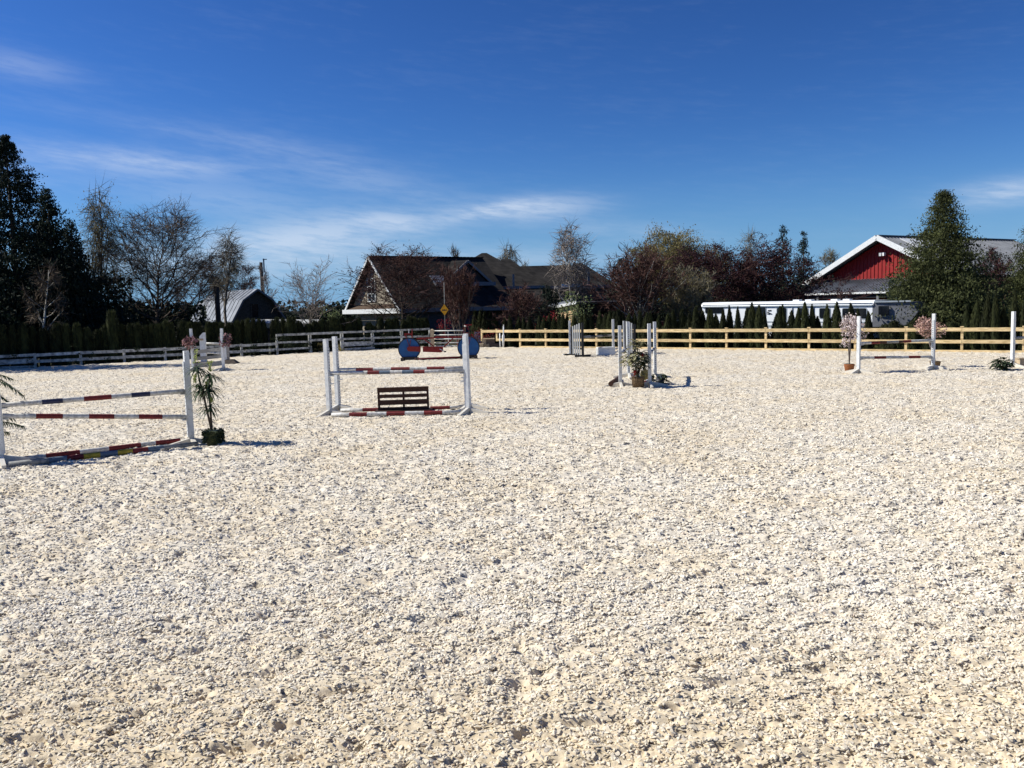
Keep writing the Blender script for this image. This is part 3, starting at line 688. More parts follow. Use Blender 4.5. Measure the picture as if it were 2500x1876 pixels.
make_tree('weeping_birch', 'tall narrow weeping birch between the conifers and the big bare tree', 'tree', 248, 436, 70, 105, m_barkg, m_twigg, 12, leaf=m_olive, nleaf=3500, lsize=0.14, droop=.75, upright=1.6, n1=16, n2=10, n3=9, l1=.36, gnarl=.2, trunk_frac=.3, pct=88, tf=0.45)
make_tree('bare_tree', 'big spreading bare brown tree left of the grey barn', 'tree', 425, 482, 72, 240, m_bark, m_twig, 13, droop=.1, upright=.75, n1=42, n2=13, n3=12, l1=0.62, gnarl=0.34, trunk_frac=.18, base_px=385, leaf=m_bud, nleaf=3500, lsize=.09, twigw=0.01, pct=90, tf=0.5)
make_tree('bare_birch', 'thin bare birch rising behind the big spreading tree', 'tree', 556, 545, 84, 100, m_barkg, m_twigg, 14, droop=.6, upright=1.4, n1=18, n2=9, n3=9, l1=.36, trunk_frac=.35, twigw=0.011, pct=90)
make_tree('budding_tree', 'low reddish budding tree behind the stub pole and grey barn', 'tree', 590, 640, 110, 130, m_bark, m_twigr, 15, leaf=m_bud, nleaf=3500, lsize=.15, upright=.7, n1=14, n2=10, n3=11, l1=.5, trunk_frac=.2)
make_tree('brown_tree', 'bushy brown bare tree low behind the big spreading tree', 'tree', 478, 620, 99, 190, m_bark, m_twigr, 16, leaf=m_bud, nleaf=3000, lsize=.16, upright=.7, n1=22, n2=10, n3=12, l1=.5, trunk_frac=.15)
make_tree('thin_tree', 'small pale bare tree beside the utility pole', 'tree', 660, 640, 96, 70, m_barkg, m_twigl, 17, upright=1.2, n1=10, n2=8, n3=8, l1=.4, trunk_frac=.2)
make_tree('bare_tree', 'slim many-branched bare tree just behind the white fence, right of the grey barn', 'tree', 757, 624, 56.5, 128, m_barkg, m_twigl, 18, upright=1.5, n1=18, n2=9, n3=6, l1=.62, trunk_frac=.22, gnarl=.12, leaf=m_pinkbud, nleaf=500, lsize=.05, twigw=.008, base_px=751, pct=92, tf=0.5)
make_tree('plum_tree', 'dark red budding plum tree in front of the white-edged gable', 'tree', 978, 592, 66, 215, m_bark, m_twigr, 19, leaf=m_bud, nleaf=5500, lsize=.13, upright=.9, n1=26, n2=11, n3=11, l1=.62, trunk_frac=.15, gnarl=.22, pct=90, twigw=0.01)
make_tree('bare_tree', 'small rounded bare treetop showing above the house ridge', 'tree', 1119, 593, 105, 46, m_barkg, m_twig, 20, upright=1.5, n1=10, n2=9, n3=10, l1=.35, trunk_frac=.35, twigw=0.014)
make_tree('young_tree', 'slender pale-stemmed tree with red buds right of the yellow sign', 'tree', 1118, 640, 60, 84, m_barkg, m_twigr, 21, leaf=m_bud, nleaf=1800, lsize=.09, upright=1.3, n1=16, n2=9, n3=9, l1=.5, trunk_frac=.15, stems=3)
make_tree('weeping_birch', 'small weeping birch behind the middle of the house roof', 'tree', 1242, 590, 120, 62, m_barkg, m_twigg, 22, droop=.9, upright=1.3, n1=16, n2=9, n3=10, l1=.36, trunk_frac=.4, twigw=0.015, pct=90, tf=0.5)
make_tree('weeping_birch', 'drooping low birch crown right of the small one behind the roof', 'tree', 1278, 628, 118, 40, m_barkg, m_twigg, 23, droop=.9, upright=1.1, n1=12, n2=9, n3=9, l1=.36, trunk_frac=.4, twigw=0.015)
make_tree('silver_birch', 'tall silver birch with white trunk before the right end of the house', 'tree', 1408, 530, 66, 96, m_birch, m_twigl, 24, leaf=m_olive, nleaf=500, lsize=0.08, droop=.45, upright=1.3, n1=22, n2=9, n3=8, l1=0.34, trunk_frac=0.34, base_px=1395, pct=86, tf=0.3)
make_tree('plum_bush', 'reddish many-stemmed small tree before the shaded house wall', 'tree', 1262, 690, 58, 125, m_barkg, m_twigr, 25, leaf=m_bud, nleaf=2600, lsize=.09, upright=.9, n1=12, n2=10, n3=10, l1=.6, trunk_frac=.12, stems=2)
make_tree('budding_tree', 'red-budded pale-stemmed tree at the left of the tall group beyond the jump', 'tree', 1548, 596, 60, 130, m_birch, m_twigr, 26, leaf=m_bud, nleaf=3500, lsize=0.1, upright=1.3, n1=16, n2=10, n3=10, l1=.6, trunk_frac=.2, stems=4, base_px=1558, pct=88, tf=0.5)
make_tree('golden_birch', 'taller golden-green birch at the back of the tree group', 'tree', 1636, 553, 82, 120, m_barkg, m_twigg, 27, leaf=m_olive, nleaf=22000, lsize=0.18, droop=.7, upright=1.1, n1=20, n2=11, n3=10, l1=.5, trunk_frac=.2, pct=82, tf=0.45)
make_tree('golden_birch', 'narrower golden-brown birch left in the back of the tree group', 'tree', 1583, 556, 84, 80, m_barkg, m_twigg, 28, leaf=m_olive, nleaf=10000, lsize=0.15, droop=.6, upright=1.2, n1=16, n2=10, n3=9, l1=.45, trunk_frac=.2, pct=88, tf=0.45)
make_tree('grey_tree', 'grey-green multi-stemmed tree just left of the white trailer', 'tree', 1672, 645, 60, 105, m_barkg, m_twigg, 29, leaf=m_olive, nleaf=4500, lsize=.10, upright=1.2, n1=12, n2=10, n3=12, l1=.55, trunk_frac=.12, stems=4, pct=90, tf=0.5)
conifer('conifer', 'dark rounded conifer behind the red-budded tree', 1520, 628, 78, 90, 30, m_con, n=6000, lsize=.35, power=.55)
conifer('conifer', 'dark conifer behind the grey-green tree left of the trailer', 1694, 614, 80, 90, 31, m_con, n=6000, lsize=.35, power=.55)
make_tree('willow', 'yellow-green willow behind the purple plum', 'tree', 1752, 598, 92, 110, m_barkg, m_twigg, 32, leaf=m_olive, nleaf=11000, lsize=0.16, droop=.6, upright=1.0, n1=18, n2=10, n3=9, l1=.55, trunk_frac=.2, pct=88, tf=0.45)
make_tree('purple_plum', 'wide dark purple plum tree behind the left half of the trailer', 'tree', 1850, 585, 64, 270, m_bark, m_twigr, 33, leaf=m_plum, nleaf=26000, lsize=0.14, upright=.85, n1=34, n2=12, n3=8, l1=0.75, trunk_frac=0.05, gnarl=.22, pct=84, tf=0.45)
make_tree('bare_birch', 'thin bare birch top above the purple plum', 'tree', 1838, 541, 100, 80, m_barkg, m_twigg, 34, droop=.5, upright=1.4, n1=14, n2=8, n3=7, l1=.36, trunk_frac=.3, twigw=0.015)
conifer('deodar_cedar', 'wispy blue-green cedar top left of the spruce', 1911, 545, 88, 90, 35, m_spruce, n=2600, lsize=.34, droop=.55, power=.7)
conifer('spruce', 'conical blue-green spruce left of the red barn', 1961, 560, 86, 88, 36, m_spruce, n=4200, lsize=.30, droop=.25, power=.9)
make_tree('bare_tree', 'rounded pale bare tree between the spruce and the barn roof', 'tree', 2036, 602, 110, 84, m_barkg, m_twigg, 37, upright=1.2, n1=14, n2=10, n3=9, l1=.5, trunk_frac=.25, leaf=m_olive, nleaf=2500, lsize=0.12)
conifer('big_cedar', 'big bushy green cedar in front of the barn', 2297, 460, 46, 385, 38, m_cedar, n=48000, lsize=.19, droop=.42, power=1.0, wobk=1.5, nbk=4.5, base_z=.0)
conifer('cedar', 'green cedar cut by the right edge of the picture', 2515, 548, 50, 120, 39, m_cedar, n=14000, nbk=3, wobk=1.5, lsize=.18, droop=.25, power=.5)
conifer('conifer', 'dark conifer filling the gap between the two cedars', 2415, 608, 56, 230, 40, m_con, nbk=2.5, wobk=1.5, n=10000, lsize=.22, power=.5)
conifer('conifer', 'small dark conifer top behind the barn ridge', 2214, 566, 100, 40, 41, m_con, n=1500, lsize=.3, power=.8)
make_tree('plum_tree', 'dark red-leaved plum top in the gap right of the big cedar', 'tree', 2438, 600, 52, 90, m_bark, m_twigr, 42, leaf=m_plum, nleaf=1500, lsize=.13, upright=1, n1=10, n2=7, n3=5, l1=.5, trunk_frac=.3)
conifer('yew', 'dark green columnar yew before the house wall', 1335, 688, 60, 34, 43, m_con, n=2200, lsize=.16, power=.32, cat='shrub')
conifer('yew', 'shorter dark columnar yew beside the columnar one', 1353, 705, 60.5, 30, 44, m_con, n=2000, lsize=.16, power=.32, cat='shrub')
bush('leafy_bush', 'pale green leafy bush left of the house gable', 'shrub', V((up(818, 780, 62).x, 62, -.1)), 1.6, 3.1, m_mag, 45, n=900, lsize=.14)
bush('magnolia', 'pale green magnolia below the silver birch', 'tree', V((up(1412, 780, 57).x, 57, -.1)), 1.7, 3.5, m_mag, 46, n=1300, lsize=.13)
bush('red_shrub', 'bright scarlet shrub left of the beige shed', 'shrub', V((up(1334, 780, 56).x, 56, -.1)), 1.5, 2.5, m_photinia, 47, n=1100, lsize=.10)
bush('red_shrub', 'dull red shrub at the foot of the sign post', 'shrub', V((up(1078, 780, 59).x, 59, -.1)), 1.1, 1.9, m_photinia, 48, n=260, lsize=.09)
bush('red_shrub', 'low red shrub behind the right wheel of the bicycle jump', 'shrub', V((up(1147, 800, 57).x, 57, -.1)), 1.6, 1.5, m_photinia, 49, n=420, lsize=.09)
bush('red_shrub', 'small red shrub just left of the timber fence end', 'shrub', V((up(1192, 800, 57.5).x, 57.5, -.1)), 1.3, 1.5, m_photinia, 50, n=240, lsize=.09)
bush('weedy_shrub', 'low yellow and red weeds under the white fence right of the slim tree', 'plant', V((on_line(FL_A, FL_B, 796).x, on_line(FL_A, FL_B, 796).y+.5, -.05)), 1.5, .6, m_olive, 51, n=420, lsize=.10)
bush('red_hedge', 'low dull red hedge behind the arborvitae right of the shed', 'shrub', V((up(1470, 790, 60).x, 60, -.1)), 4.2, 1.9, m_bud, 52, n=1400, lsize=.13)
bush('ivy_mound', 'dark ivy heaped around the stub pole', 'shrub', V((up(520, 790, 70).x, 70, -.1)), 2.6, 2.4, m_dkleaf, 53, n=900, lsize=.18)
# distant wood that closes the view behind everything
rs = np.random.default_rng(77); P = []
for k in range(230):
    px = rs.uniform(-500, 3000); d = rs.uniform(120, 150); tp = 748+rs.uniform(-26, 10)-(px-1250)*.027; c = up(px, tp, d); w = rs.uniform(2.5, 6); cnt = 200
    hh = c.z+.16; u = rs.random(cnt); rr0 = w*np.sqrt(np.clip(1-(u*1.02-.2)**2, .02, 1)); a = rs.random(cnt)*6.283
    P.append(np.stack([c.x+np.cos(a)*rr0, c.y+np.sin(a)*rr0, u*hh], -1))
P = np.concatenate(P); v, f, qd = cards(P, np.full(len(P), .7), rs, aspect=.7)
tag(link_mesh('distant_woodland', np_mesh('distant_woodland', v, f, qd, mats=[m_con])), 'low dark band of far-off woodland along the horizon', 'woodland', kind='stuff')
rs = np.random.default_rng(78); P = []
for (pa, pb, tp0, tp1, d) in [(-60, 300, 660, 720, 70), (300, 480, 735, 765, 76), (560, 860, 752, 770, 100), (1310, 1720, 740, 760, 70), (1700, 2060, 655, 735, 76), (2200, 2560, 680, 720, 57)]:
    for k in range(int((pb-pa)/9)):
        px = rs.uniform(pa, pb); c = up(px, rs.uniform(tp0, tp1), d+rs.uniform(-2, 2)); cnt = 240; u = rs.random(cnt); a = rs.random(cnt)*6.283
        P.append(np.stack([c.x+np.cos(a)*1.1*(1-.3*u), c.y+np.sin(a)*1.1, u*(c.z+.16)], -1))
P = np.concatenate(P); v, f, qd = cards(P, np.full(len(P), .34), rs, aspect=.6)
tag(link_mesh('undergrowth', np_mesh('undergrowth', v, f, qd, mats=[m_con])), 'dark tangled undergrowth between and below the background trees', 'undergrowth', kind='stuff')

# ------------------------------------------------------------------ buildings
def slab(poly, th, m, name, parent):
    m_ = MB(); m_.prism(poly, (0, 0, -th)); return m_.build(name, m, parent)
def wing(parent, C, dirv, L, hw, ze, zr, hl, hr, roofm, wallm, fasm=None, z0=-.16, ov=.35, walls=True):
    """C: centre on ground; ridge along dirv; hips of length hl, hr (0 = gable)"""
    D = V((dirv[0], dirv[1], 0)).normalized(); N = V((-D.y, D.x, 0)); C = V((C[0], C[1], 0))
    e = lambda s, t: C+D*(s*L/2)+N*(t*hw)+V((0, 0, ze))
    rl = C-D*(L/2-hl)+V((0, 0, zr)); rr = C+D*(L/2-hr)+V((0, 0, zr)); th = .16
    slab([e(-1, -1), e(1, -1), rr, rl], th, roofm, 'roof', parent); slab([e(1, 1), e(-1, 1), rl, rr], th, roofm, 'roof', parent)
    if hl > 0: slab([e(-1, 1), e(-1, -1), rl], th, roofm, 'roof', parent)
    if hr > 0: slab([e(1, -1), e(1, 1), rr], th, roofm, 'roof', parent)
    if fasm:
        for (a, c) in ((e(-1, -1), e(1, -1)), (e(1, 1), e(-1, 1)))+(((e(-1, 1), e(-1, -1)),) if hl > 0 else ())+(((e(1, -1), e(1, 1)),) if hr > 0 else ()):
            dd = (c-a).normalized(); o_ = V((dd.y, -dd.x, 0))*.03
            m_ = MB(); m_.bar(a+o_+V((0, 0, -.13)), c+o_+V((0, 0, -.13)), .05, .26); m_.build('fascia', fasm, parent)
    if walls:
        k = ov; m_ = MB(); c0 = [C+D*(s*(L/2-k))+N*(t*(hw-k))+V((0, 0, z0)) for s, t in ((-1, -1), (1, -1), (1, 1), (-1, 1))]
        m_.hexa(c0+[V((p.x, p.y, ze-.15+(zr-ze)/hw*k*.9)) for p in c0]); m_.build('wall', wallm, parent)
    return D, N
# main house
house = thing('house', 'large house with steep dark shake roofs and white-edged gable behind the middle hedge', 'house', V((-3, 80, -.16)))
D = V((.81, .59, 0)).normalized(); N = V((-D.y, D.x, 0)); G0 = V((-12.4, 75, 0)); HW, ZE, ZR, LA = 5.25, 2.62, 7.32, 12.2
Ca = G0+D*LA/2
for s in (-1, 1):
    a = G0+N*s*HW+V((0, 0, ZE)); c = a+D*LA; slab([a, c, G0+D*LA+V((0, 0, ZR)), G0+V((0, 0, ZR))] if s < 0 else [c, a, G0+V((0, 0, ZR)), G0+D*LA+V((0, 0, ZR))], .2, m_roof, 'roof', house)
# ragged ridge course
for i in range(60):
    p = G0+D*(i*LA/60+.14)+V((0, 0, ZR+.03)); m_ = MB(); m_.box(p, (.25, .22, .05+.03*(i % 2)), math.atan2(D.y, D.x)); m_.build('ridge_shake', m_roof, house)
for s in (-1, 1):   # white rake boards
    m_ = MB(); m_.bar(G0+N*s*(HW+.05)-D*.03+V((0, 0, ZE-.12)), G0-D*.03+V((0, 0, ZR-.10)), .06, .20); m_.build('rake_board', m_white, house)
m_ = MB(); W0 = G0+D*.55; hw_ = HW-.55     # recessed gable wall
m_.prism([W0-N*hw_+V((0, 0, ZE+.35)), W0+N*hw_+V((0, 0, ZE+.35)), W0+V((0, 0, ZR-.50))], D*.2); m_.build('gable_wall', m_sidew, house)
m_ = MB(); m_.add([G0-N*(HW-.2)+V((0, 0, ZE+.02)), G0+N*(HW-.2)+V((0, 0, ZE+.02)), W0+N*(hw_+.3)+V((0, 0, ZE+.42)), W0-N*(hw_+.3)+V((0, 0, ZE+.42))], [(0, 1, 2, 3)]); m_.build('skirt_roof', m_roofb, house)
for s in (-1, 1):
    m_ = MB(); m_.add([G0+N*s*HW+V((0, 0, ZE-.1)), G0+V((0, 0, ZR-.24)), W0+D*.1+V((0, 0, ZR-.24)), W0+D*.1+N*s*HW+V((0, 0, ZE-.1))], [(0, 1, 2, 3)]); m_.build('soffit', m_soffit, house)
m_ = MB(); m_.bar(G0-N*(HW+.35)-D*.08+V((0, 0, ZE-.16)), G0+N*(HW+.35)-D*.08+V((0, 0, ZE-.16)), .1, .40); m_.build('fascia', m_white, house)
m_ = MB(); a = G0-N*(HW+.05)+V((0, 0, ZE-.17)); m_.bar(a+D*.1, a+D*LA, .06, .34); m_.build('fascia', m_fasg, house)  # eave run of the white fascia, its shade put into the grey colour
def window(P0, ax, w, h, nx, ny, par, frame=m_white, out=None):
    """P0 lower-left corner, ax horizontal unit vector, out = outward normal"""
    o_ = out; m_ = MB()
    for x0, x1, z0, z1 in ((0, w, -.06, .04), (0, w, h-.04, h+.06), (-.06, .05, 0, h), (w-.05, w+.06, 0, h)):
        c = P0+ax*((x0+x1)/2)+V((0, 0, (z0+z1)/2))+o_*.05; m_.box(c, (x1-x0, .08, z1-z0), math.atan2(ax.y, ax.x))
    for i in range(1, nx): c = P0+ax*(w*i/nx)+V((0, 0, h/2))+o_*.045; m_.box(c, (.05, .05, h-.08), math.atan2(ax.y, ax.x))
    for i in range(1, ny): c = P0+ax*(w/2)+V((0, 0, h*i/ny))+o_*.04; m_.box(c, (w-.1, .04, .05), math.atan2(ax.y, ax.x))
    fo = m_.build('window_frame', frame, par)
    m_ = MB(); c = P0+ax*(w/2)+V((0, 0, h/2))+o_*.01; m_.box(c, (w, .02, h), math.atan2(ax.y, ax.x)); m_.build('pane', m_glass, fo)
window(W0+N*1.35+V((0, 0, ZE+.75)), -N, 1.45, 2.0, 2, 3, house, out=-D)
for s in (0,):   # storey below the eaves
    m_ = MB(); k = .9; c0 = [G0+D*k-N*(HW-k), G0+D*LA-N*(HW-k), G0+D*LA+N*(HW-k), G0+D*k+N*(HW-k)]
    m_.hexa([V((p.x, p.y, -.16)) for p in c0]+[V((p.x, p.y, ZE-.05)) for p in c0]); m_.build('wall', m_bluewall, house)
    m_ = MB(); a = G0+D*.86; m_.prism([a+N*(HW-.95)+V((0, 0, .3)), a-N*(HW-.95)+V((0, 0, .3)), a-N*(HW-.95)+V((0, 0, ZE-.4)), a+N*(HW-.95)+V((0, 0, ZE-.4))], -D*.05); m_.build('siding_panel', m_sidew, house)
# dormer on the front slope (outward normal -N)
slope = (ZR-ZE)/HW
def onroof(s, t, dz=0): return G0+D*s-N*t+V((0, 0, ZR-slope*t+dz))
dA, dt = 8.4, 3.0; zr_ = ZR-.35; zd = ZR-slope*dt+.0
apex = G0+D*dA-N*3.2+V((0, 0, zr_-.1)); back = G0+D*dA-N*.3+V((0, 0, zr_))
for s in (-1, 1):
    ev = apex+D*s*2.5+V((0, 0, -1.95)); evb = G0+D*(dA+s*2.5)-N*(.3+1.95/slope)+V((0, 0, zr_-1.95))
    slab([apex, back, evb, ev] if s < 0 else [back, apex, ev, evb], .14, m_roof, 'dormer_roof', house)
    m_ = MB(); m_.bar(ev-N*.04+V((0, 0, -.05)), apex-N*.04+V((0, 0, -.08)), .06, .2); m_.build('rake_board', m_fasg, house)
m_ = MB(); m_.prism([apex+D*2.3-V((0, 0, 2.0))+N*.25, apex-D*2.3-V((0, 0, 2.0))+N*.25, apex-V((0, 0, .2))+N*.25], N*.1); m_.build('dormer_gable', m_wall, house)
m_ = MB(); m_.bar(apex-D*3.6-N*.15-V((0, 0, 2.15)), apex+D*2.9-N*.15-V((0, 0, 2.15)), .12, .34); m_.build('fascia', m_fasg, house)
m_ = MB(); m_.hexa([p for p in (apex-D*2.2+N*.3-V((0, 0, 4.2)), apex+D*2.2+N*.3-V((0, 0, 4.2)), apex+D*2.2+N*2.6-V((0, 0, 4.2)), apex-D*2.2+N*2.6-V((0, 0, 4.2)))]+[p for p in (apex-D*2.2+N*.3-V((0, 0, 2.3)), apex+D*2.2+N*.3-V((0, 0, 2.3)), apex+D*2.2+N*2.6-V((0, 0, 2.3)), apex-D*2.2+N*2.6-V((0, 0, 2.3)))]); m_.build('dormer_wall', m_wall, house)
m_ = MB(); c = onroof(4.9, 2.2, .08); c2 = onroof(6.3, 2.2, .08); c3 = onroof(6.3, 3.2, .08); c4 = onroof(4.9, 3.2, .08); m_.prism([c4, c3, c2, c], (0, 0, .08)); m_.build('skylight', m_metal, house)
# central hip, middle ridge and right hip wings
def zpx(px, py, d): return up(px, py, d).z
d0 = 86; cxx = up(1184.5, 700, d0).x
wing(house, (cxx, d0), (1, 0), 12.0, 5.6, zpx(1224, 700, d0-5.6), zpx(1184, 618, d0), 5.75, 5.75, m_roof, m_wall, m_fasg)
x0, x1 = up(1212, 700, 88).x, up(1262, 700, 88).x
wing(house, ((x0+x1)/2, 88), (1, 0), (x1-x0)+5.5, 4.6, 4.6, zpx(1230, 632.5, 88), 3.4, 3.4, m_roof, m_wall, m_fasg)
x0, x1 = up(1215, 700, 88).x, up(1395, 700, 88).x
wing(house, ((x0+x1)/2, 88), (1, 0), x1-x0, 4.4, zpx(1290, 700, 83.6), zpx(1320, 649, 88), 0, 0, m_roof, m_wall, m_fasg)
x0, x1 = up(1352, 700, 85).x, up(1492, 700, 85).x
wing(house, ((x0+x1)/2, 85), (1, 0), x1-x0, 4.6, zpx(1430, 697, 80.4), zpx(1400, 643, 85), 2.1, 2.9, m_roof, m_wall, m_fasg)
m_ = MB(); a = up(1371, 698, 80.1); c = up(1415, 697, 80.1); m_.bar(a, c, .1, .3); m_.build('fascia', m_white, house)  # sunlit bit of fascia, the light put in as white paint
for px, y0, y1 in ((1253.5, 670, 702), (1383, 661, 690), (1437, 664, 699)):
    a = up(px, y0, 80); c = up(px, y1, 80); m_ = MB(); m_.box(((a.x+c.x)/2, 80, (a.z+c.z)/2), (.20, .2, a.z-c.z)); m_.build('downpipe', m_fasg, house)
# low dark porch roof
x0, x1 = up(1180, 750, 76).x, up(1330, 750, 76).x; ze_ = zpx(1250, 749, 76)
slab([V((x0, 75.5, ze_)), V((x1, 75.5, ze_)), V((x1, 80.5, ze_+1.6)), V((x0, 80.5, ze_+1.6))], .16, m_roof, 'porch_roof', house)
m_ = MB(); m_.bar((x0, 75.44, ze_-.12), (x1, 75.44, ze_-.12), .06, .34); m_.build('fascia', m_fasg, house)
m_ = MB(); m_.box(((x0+x1)/2, 78.5, ze_/2-.1), (x1-x0-.6, 3, ze_)); m_.build('wall', m_wall, house)
# low long shed with beige wall
shed = thing('long_shed', 'low dark shed with beige end wall and white fascia behind the hedge', 'shed', V((up(1440, 790, 64).x, 64, -.16)))
a = up(1353, 752, 63.2); bq = up(1407, 739, 60); e_ = up(1520, 737, 64)
wl0 = up(1356, 790, 63.5); wl1 = up(1407, 790, 60.2); m_ = MB(); m_.prism([V((wl0.x, 63.5, -.16)), V((wl1.x, 60.2, -.16)), V((wl1.x, 60.2, bq.z-.12)), V((wl0.x, 63.5, a.z-.06))], (.15, .1, 0)); m_.build('end_wall', m_beige, shed)
a = up(1352, 751, 63.2); bq = up(1407, 739, 59.6)
slab([a+V((-.1, 0, .1)), V((bq.x, 59.6, bq.z+.1)), V((bq.x, 68, bq.z+.2)), V((a.x-.3, 66, a.z+.2))], .12, m_steel, 'roof', shed)
m_ = MB(); m_.bar(a+V((-.12, -.05, 0)), V((bq.x, 59.55, bq.z)), .06, .2); m_.build('fascia', m_white, shed)
slab([V((bq.x, 62.2, bq.z+.02)), V((e_.x+1, 63.2, e_.z+.02)), V((e_.x+1, 70, e_.z+.1)), V((bq.x, 70, bq.z+.1))], .10, m_wall, 'roof', shed)
m_ = MB(); m_.bar(V((bq.x, 62.6, bq.z-.45)), V((e_.x+.8, 63.6, e_.z-.45)), .1, .5); m_.build('header_beam', m_soffit, shed)
m_ = MB(); m_.box(((bq.x+e_.x)/2, 67, bq.z/2-.3), (e_.x-bq.x, .3, bq.z)); m_.build('wall', m_wall, shed)
for i in range(4):
    xx = bq.x+(e_.x+.8-bq.x)*(i+.5)/4; m_ = MB(); m_.box((xx, 62.9+i*.25, bq.z/2-.4), (.16, .16, bq.z-.4)); m_.build('post', m_soffit, shed)
# red barn
barn = thing('red_barn', 'red metal barn with white-edged gable and grey steel roof', 'barn', V((34, 75, -.16)))
Db = V((.853, .522, 0)); Nb = V((-Db.y, Db.x, 0)); Gb = V((30.4, 70, 0)); BW, BE, BR, BL = 7.3, 3.9, 7.55, 21
for s in (-1, 1):
    a = Gb+Nb*s*BW+V((0, 0, BE)); c = a+Db*BL; r0 = Gb+V((0, 0, BR)); r1 = r0+Db*BL
    slab([a, c, r1, r0] if s < 0 else [c, a, r0, r1], .12, m_steel, 'roof', barn)
    m_ = MB(); m_.bar(Gb+Nb*s*(BW+.1)-Db*.05+V((0, 0, BE-.18)), Gb-Db*.05+V((0, 0, BR-.12)), .08, .42); m_.build('rake_board', m_white, barn)
    if s < 0:
        for i in range(46):
            p = a+Db*(.3+i*.45)+V((0, 0, .02)); m_ = MB(); m_.bar(p, p+(r0-a)+V((0, 0, 0)), .06, .09); m_.build('roof_rib', m_steel, barn)
m_ = MB(); m_.bar(Gb+V((0, 0, BR+.05)), Gb+Db*BL+V((0, 0, BR+.05)), .4, .06); m_.build('ridge_cap', m_gsteel, barn)
m_ = MB(); f0 = Gb+Db*2.2; sl = (BR-BE)/BW; q0 = [f0-Nb*.6, f0+Db*3-Nb*.6, f0+Db*3-Nb*2.2, f0-Nb*2.2]
m_.prism([V((p.x, p.y, BR-sl*t_+.03)) for p, t_ in zip(q0, (.6, .6, 2.2, 2.2))][::-1], (0, 0, .07)); m_.build('roof_light_panel', m_white, barn)
Wb = Gb+Db*.95
m_ = MB(); m_.prism([Wb-Nb*(BW-.3)+V((0, 0, BE-.25)), Wb+Nb*(BW-.3)+V((0, 0, BE-.25)), Wb+V((0, 0, BR-.3))], Db*.15); m_.build('gable_wall', m_redside, barn)
nb_ = 40
for i in range(nb_):
    t_ = -BW+.45+(2*BW-.9)*i/(nb_-1); zt = BR-.32-sl*abs(t_)
    if zt < BE: zt = BE
    p = Wb-Db*.02+Nb*t_; m_ = MB(); m_.box((p.x, p.y, (BE-.1+zt)/2), (.06, .075, zt-BE+.1), math.atan2(Db.y, Db.x)); m_.build('siding_rib', m_redside, barn)
m_ = MB(); c0 = [Gb+Db*1.12-Nb*(BW-.3), Gb+Db*(BL-.4)-Nb*(BW-.3), Gb+Db*(BL-.4)+Nb*(BW-.3), Gb+Db*1.12+Nb*(BW-.3)]
m_.hexa([V((p.x, p.y, -.16)) for p in c0]+[V((p.x, p.y, BE-.2)) for p in c0]); m_.build('wall', m_redside, barn)
# lean-to in front of the gable
LT0, LT1, LD = 4.05, 2.95, 3.2
a = Wb-Nb*(BW+1)+V((0, 0, LT0)); c = Wb+Nb*(BW-1.2)+V((0, 0, LT0)); slab([a-Db*LD+V((0, 0, LT1-LT0)), a, c, c-Db*LD+V((0, 0, LT1-LT0))][::-1], .08, m_gsteel, 'lean_to_roof', barn)
nn = 50
for i in range(nn):
    p = a.lerp(c, (i+.5)/nn)+V((0, 0, .03)); m_ = MB(); m_.bar(p-Db*LD+V((0, 0, LT1-LT0)), p-Db*.05, .05, .07); m_.build('roof_rib', m_gsteel, barn)
m_ = MB(); m_.bar(a-Db*(LD+.08)+V((0, 0, LT1-LT0-.05)), c-Db*(LD+.08)+V((0, 0, LT1-LT0-.05)), .12, .14); m_.build('gutter', m_white, barn)
m_ = MB(); m_.bar(a-Db*(LD-.15)+V((0, 0, LT1-LT0-.3)), c-Db*(LD-.15)+V((0, 0, LT1-LT0-.3)), .12, .35); m_.build('header_beam', m_black, barn)
for i in range(5):
    p = (a-Db*(LD-.15)).lerp(c-Db*(LD-.15), (i+.3)/5); m_ = MB(); m_.box((p.x, p.y, LT1/2-.2), (.2, .2, LT1-.1), math.atan2(Db.y, Db.x)); m_.build('post', m_fasg, barn)
m_ = MB(); p = Wb-Nb*.1-Db*.18+V((0, 0, BR-1.45)); m_.box(p, (.22, .3, .2), math.atan2(Db.y, Db.x)); m_.box(p-Db*.22+Nb*.14+V((0, 0, -.06)), (.16, .18, .26), .9); m_.box(p-Db*.22-Nb*.2+V((0, 0, -.06)), (.16, .18, .26), .2); m_.build('floodlight', m_white, barn)
# grey gambrel barn
gb = thing('gambrel_barn', 'small grey gambrel-roofed barn with dark loft opening, left background', 'barn', V((-28, 92, -.16)))
Gg = V((-26.8, 90, 0)); Dg = V((-.66, .75, 0)).normalized(); Ng = V((.75, .66, 0)).normalized(); Lg = 12
prof = [(-3.0, 1.75), (-1.68, 3.98), (0, 5.13), (1.68, 3.98), (3.0, 1.85)]
for i in range(4):
    (t0, z0_), (t1, z1_) = prof[i], prof[i+1]
    p = [Gg+Ng*t0+V((0, 0, z0_)), Gg+Ng*t1+V((0, 0, z1_))]; q_ = [x_+Dg*Lg for x_ in p]
    slab([p[0], p[1], q_[1], q_[0]][::(1 if i < 2 else 1)], .1, m_gsteel, 'roof', gb)
    for k in range(1, 13):
        if i > 1: continue
        a_ = p[0]+Dg*(k*Lg/13)+V((0, 0, .03)); c_ = p[1]+Dg*(k*Lg/13)+V((0, 0, .03)); m_ = MB(); m_.bar(a_, c_, .06, .05); m_.build('roof_seam', m_gsteel, gb)
    m_ = MB(); m_.bar(p[0]-Dg*.05+V((0, 0, -.06)), p[1]-Dg*.05+V((0, 0, -.06)), .08, .18); m_.build('rake_board', m_fasg, gb)
m_ = MB(); w0 = Gg+Dg*.5
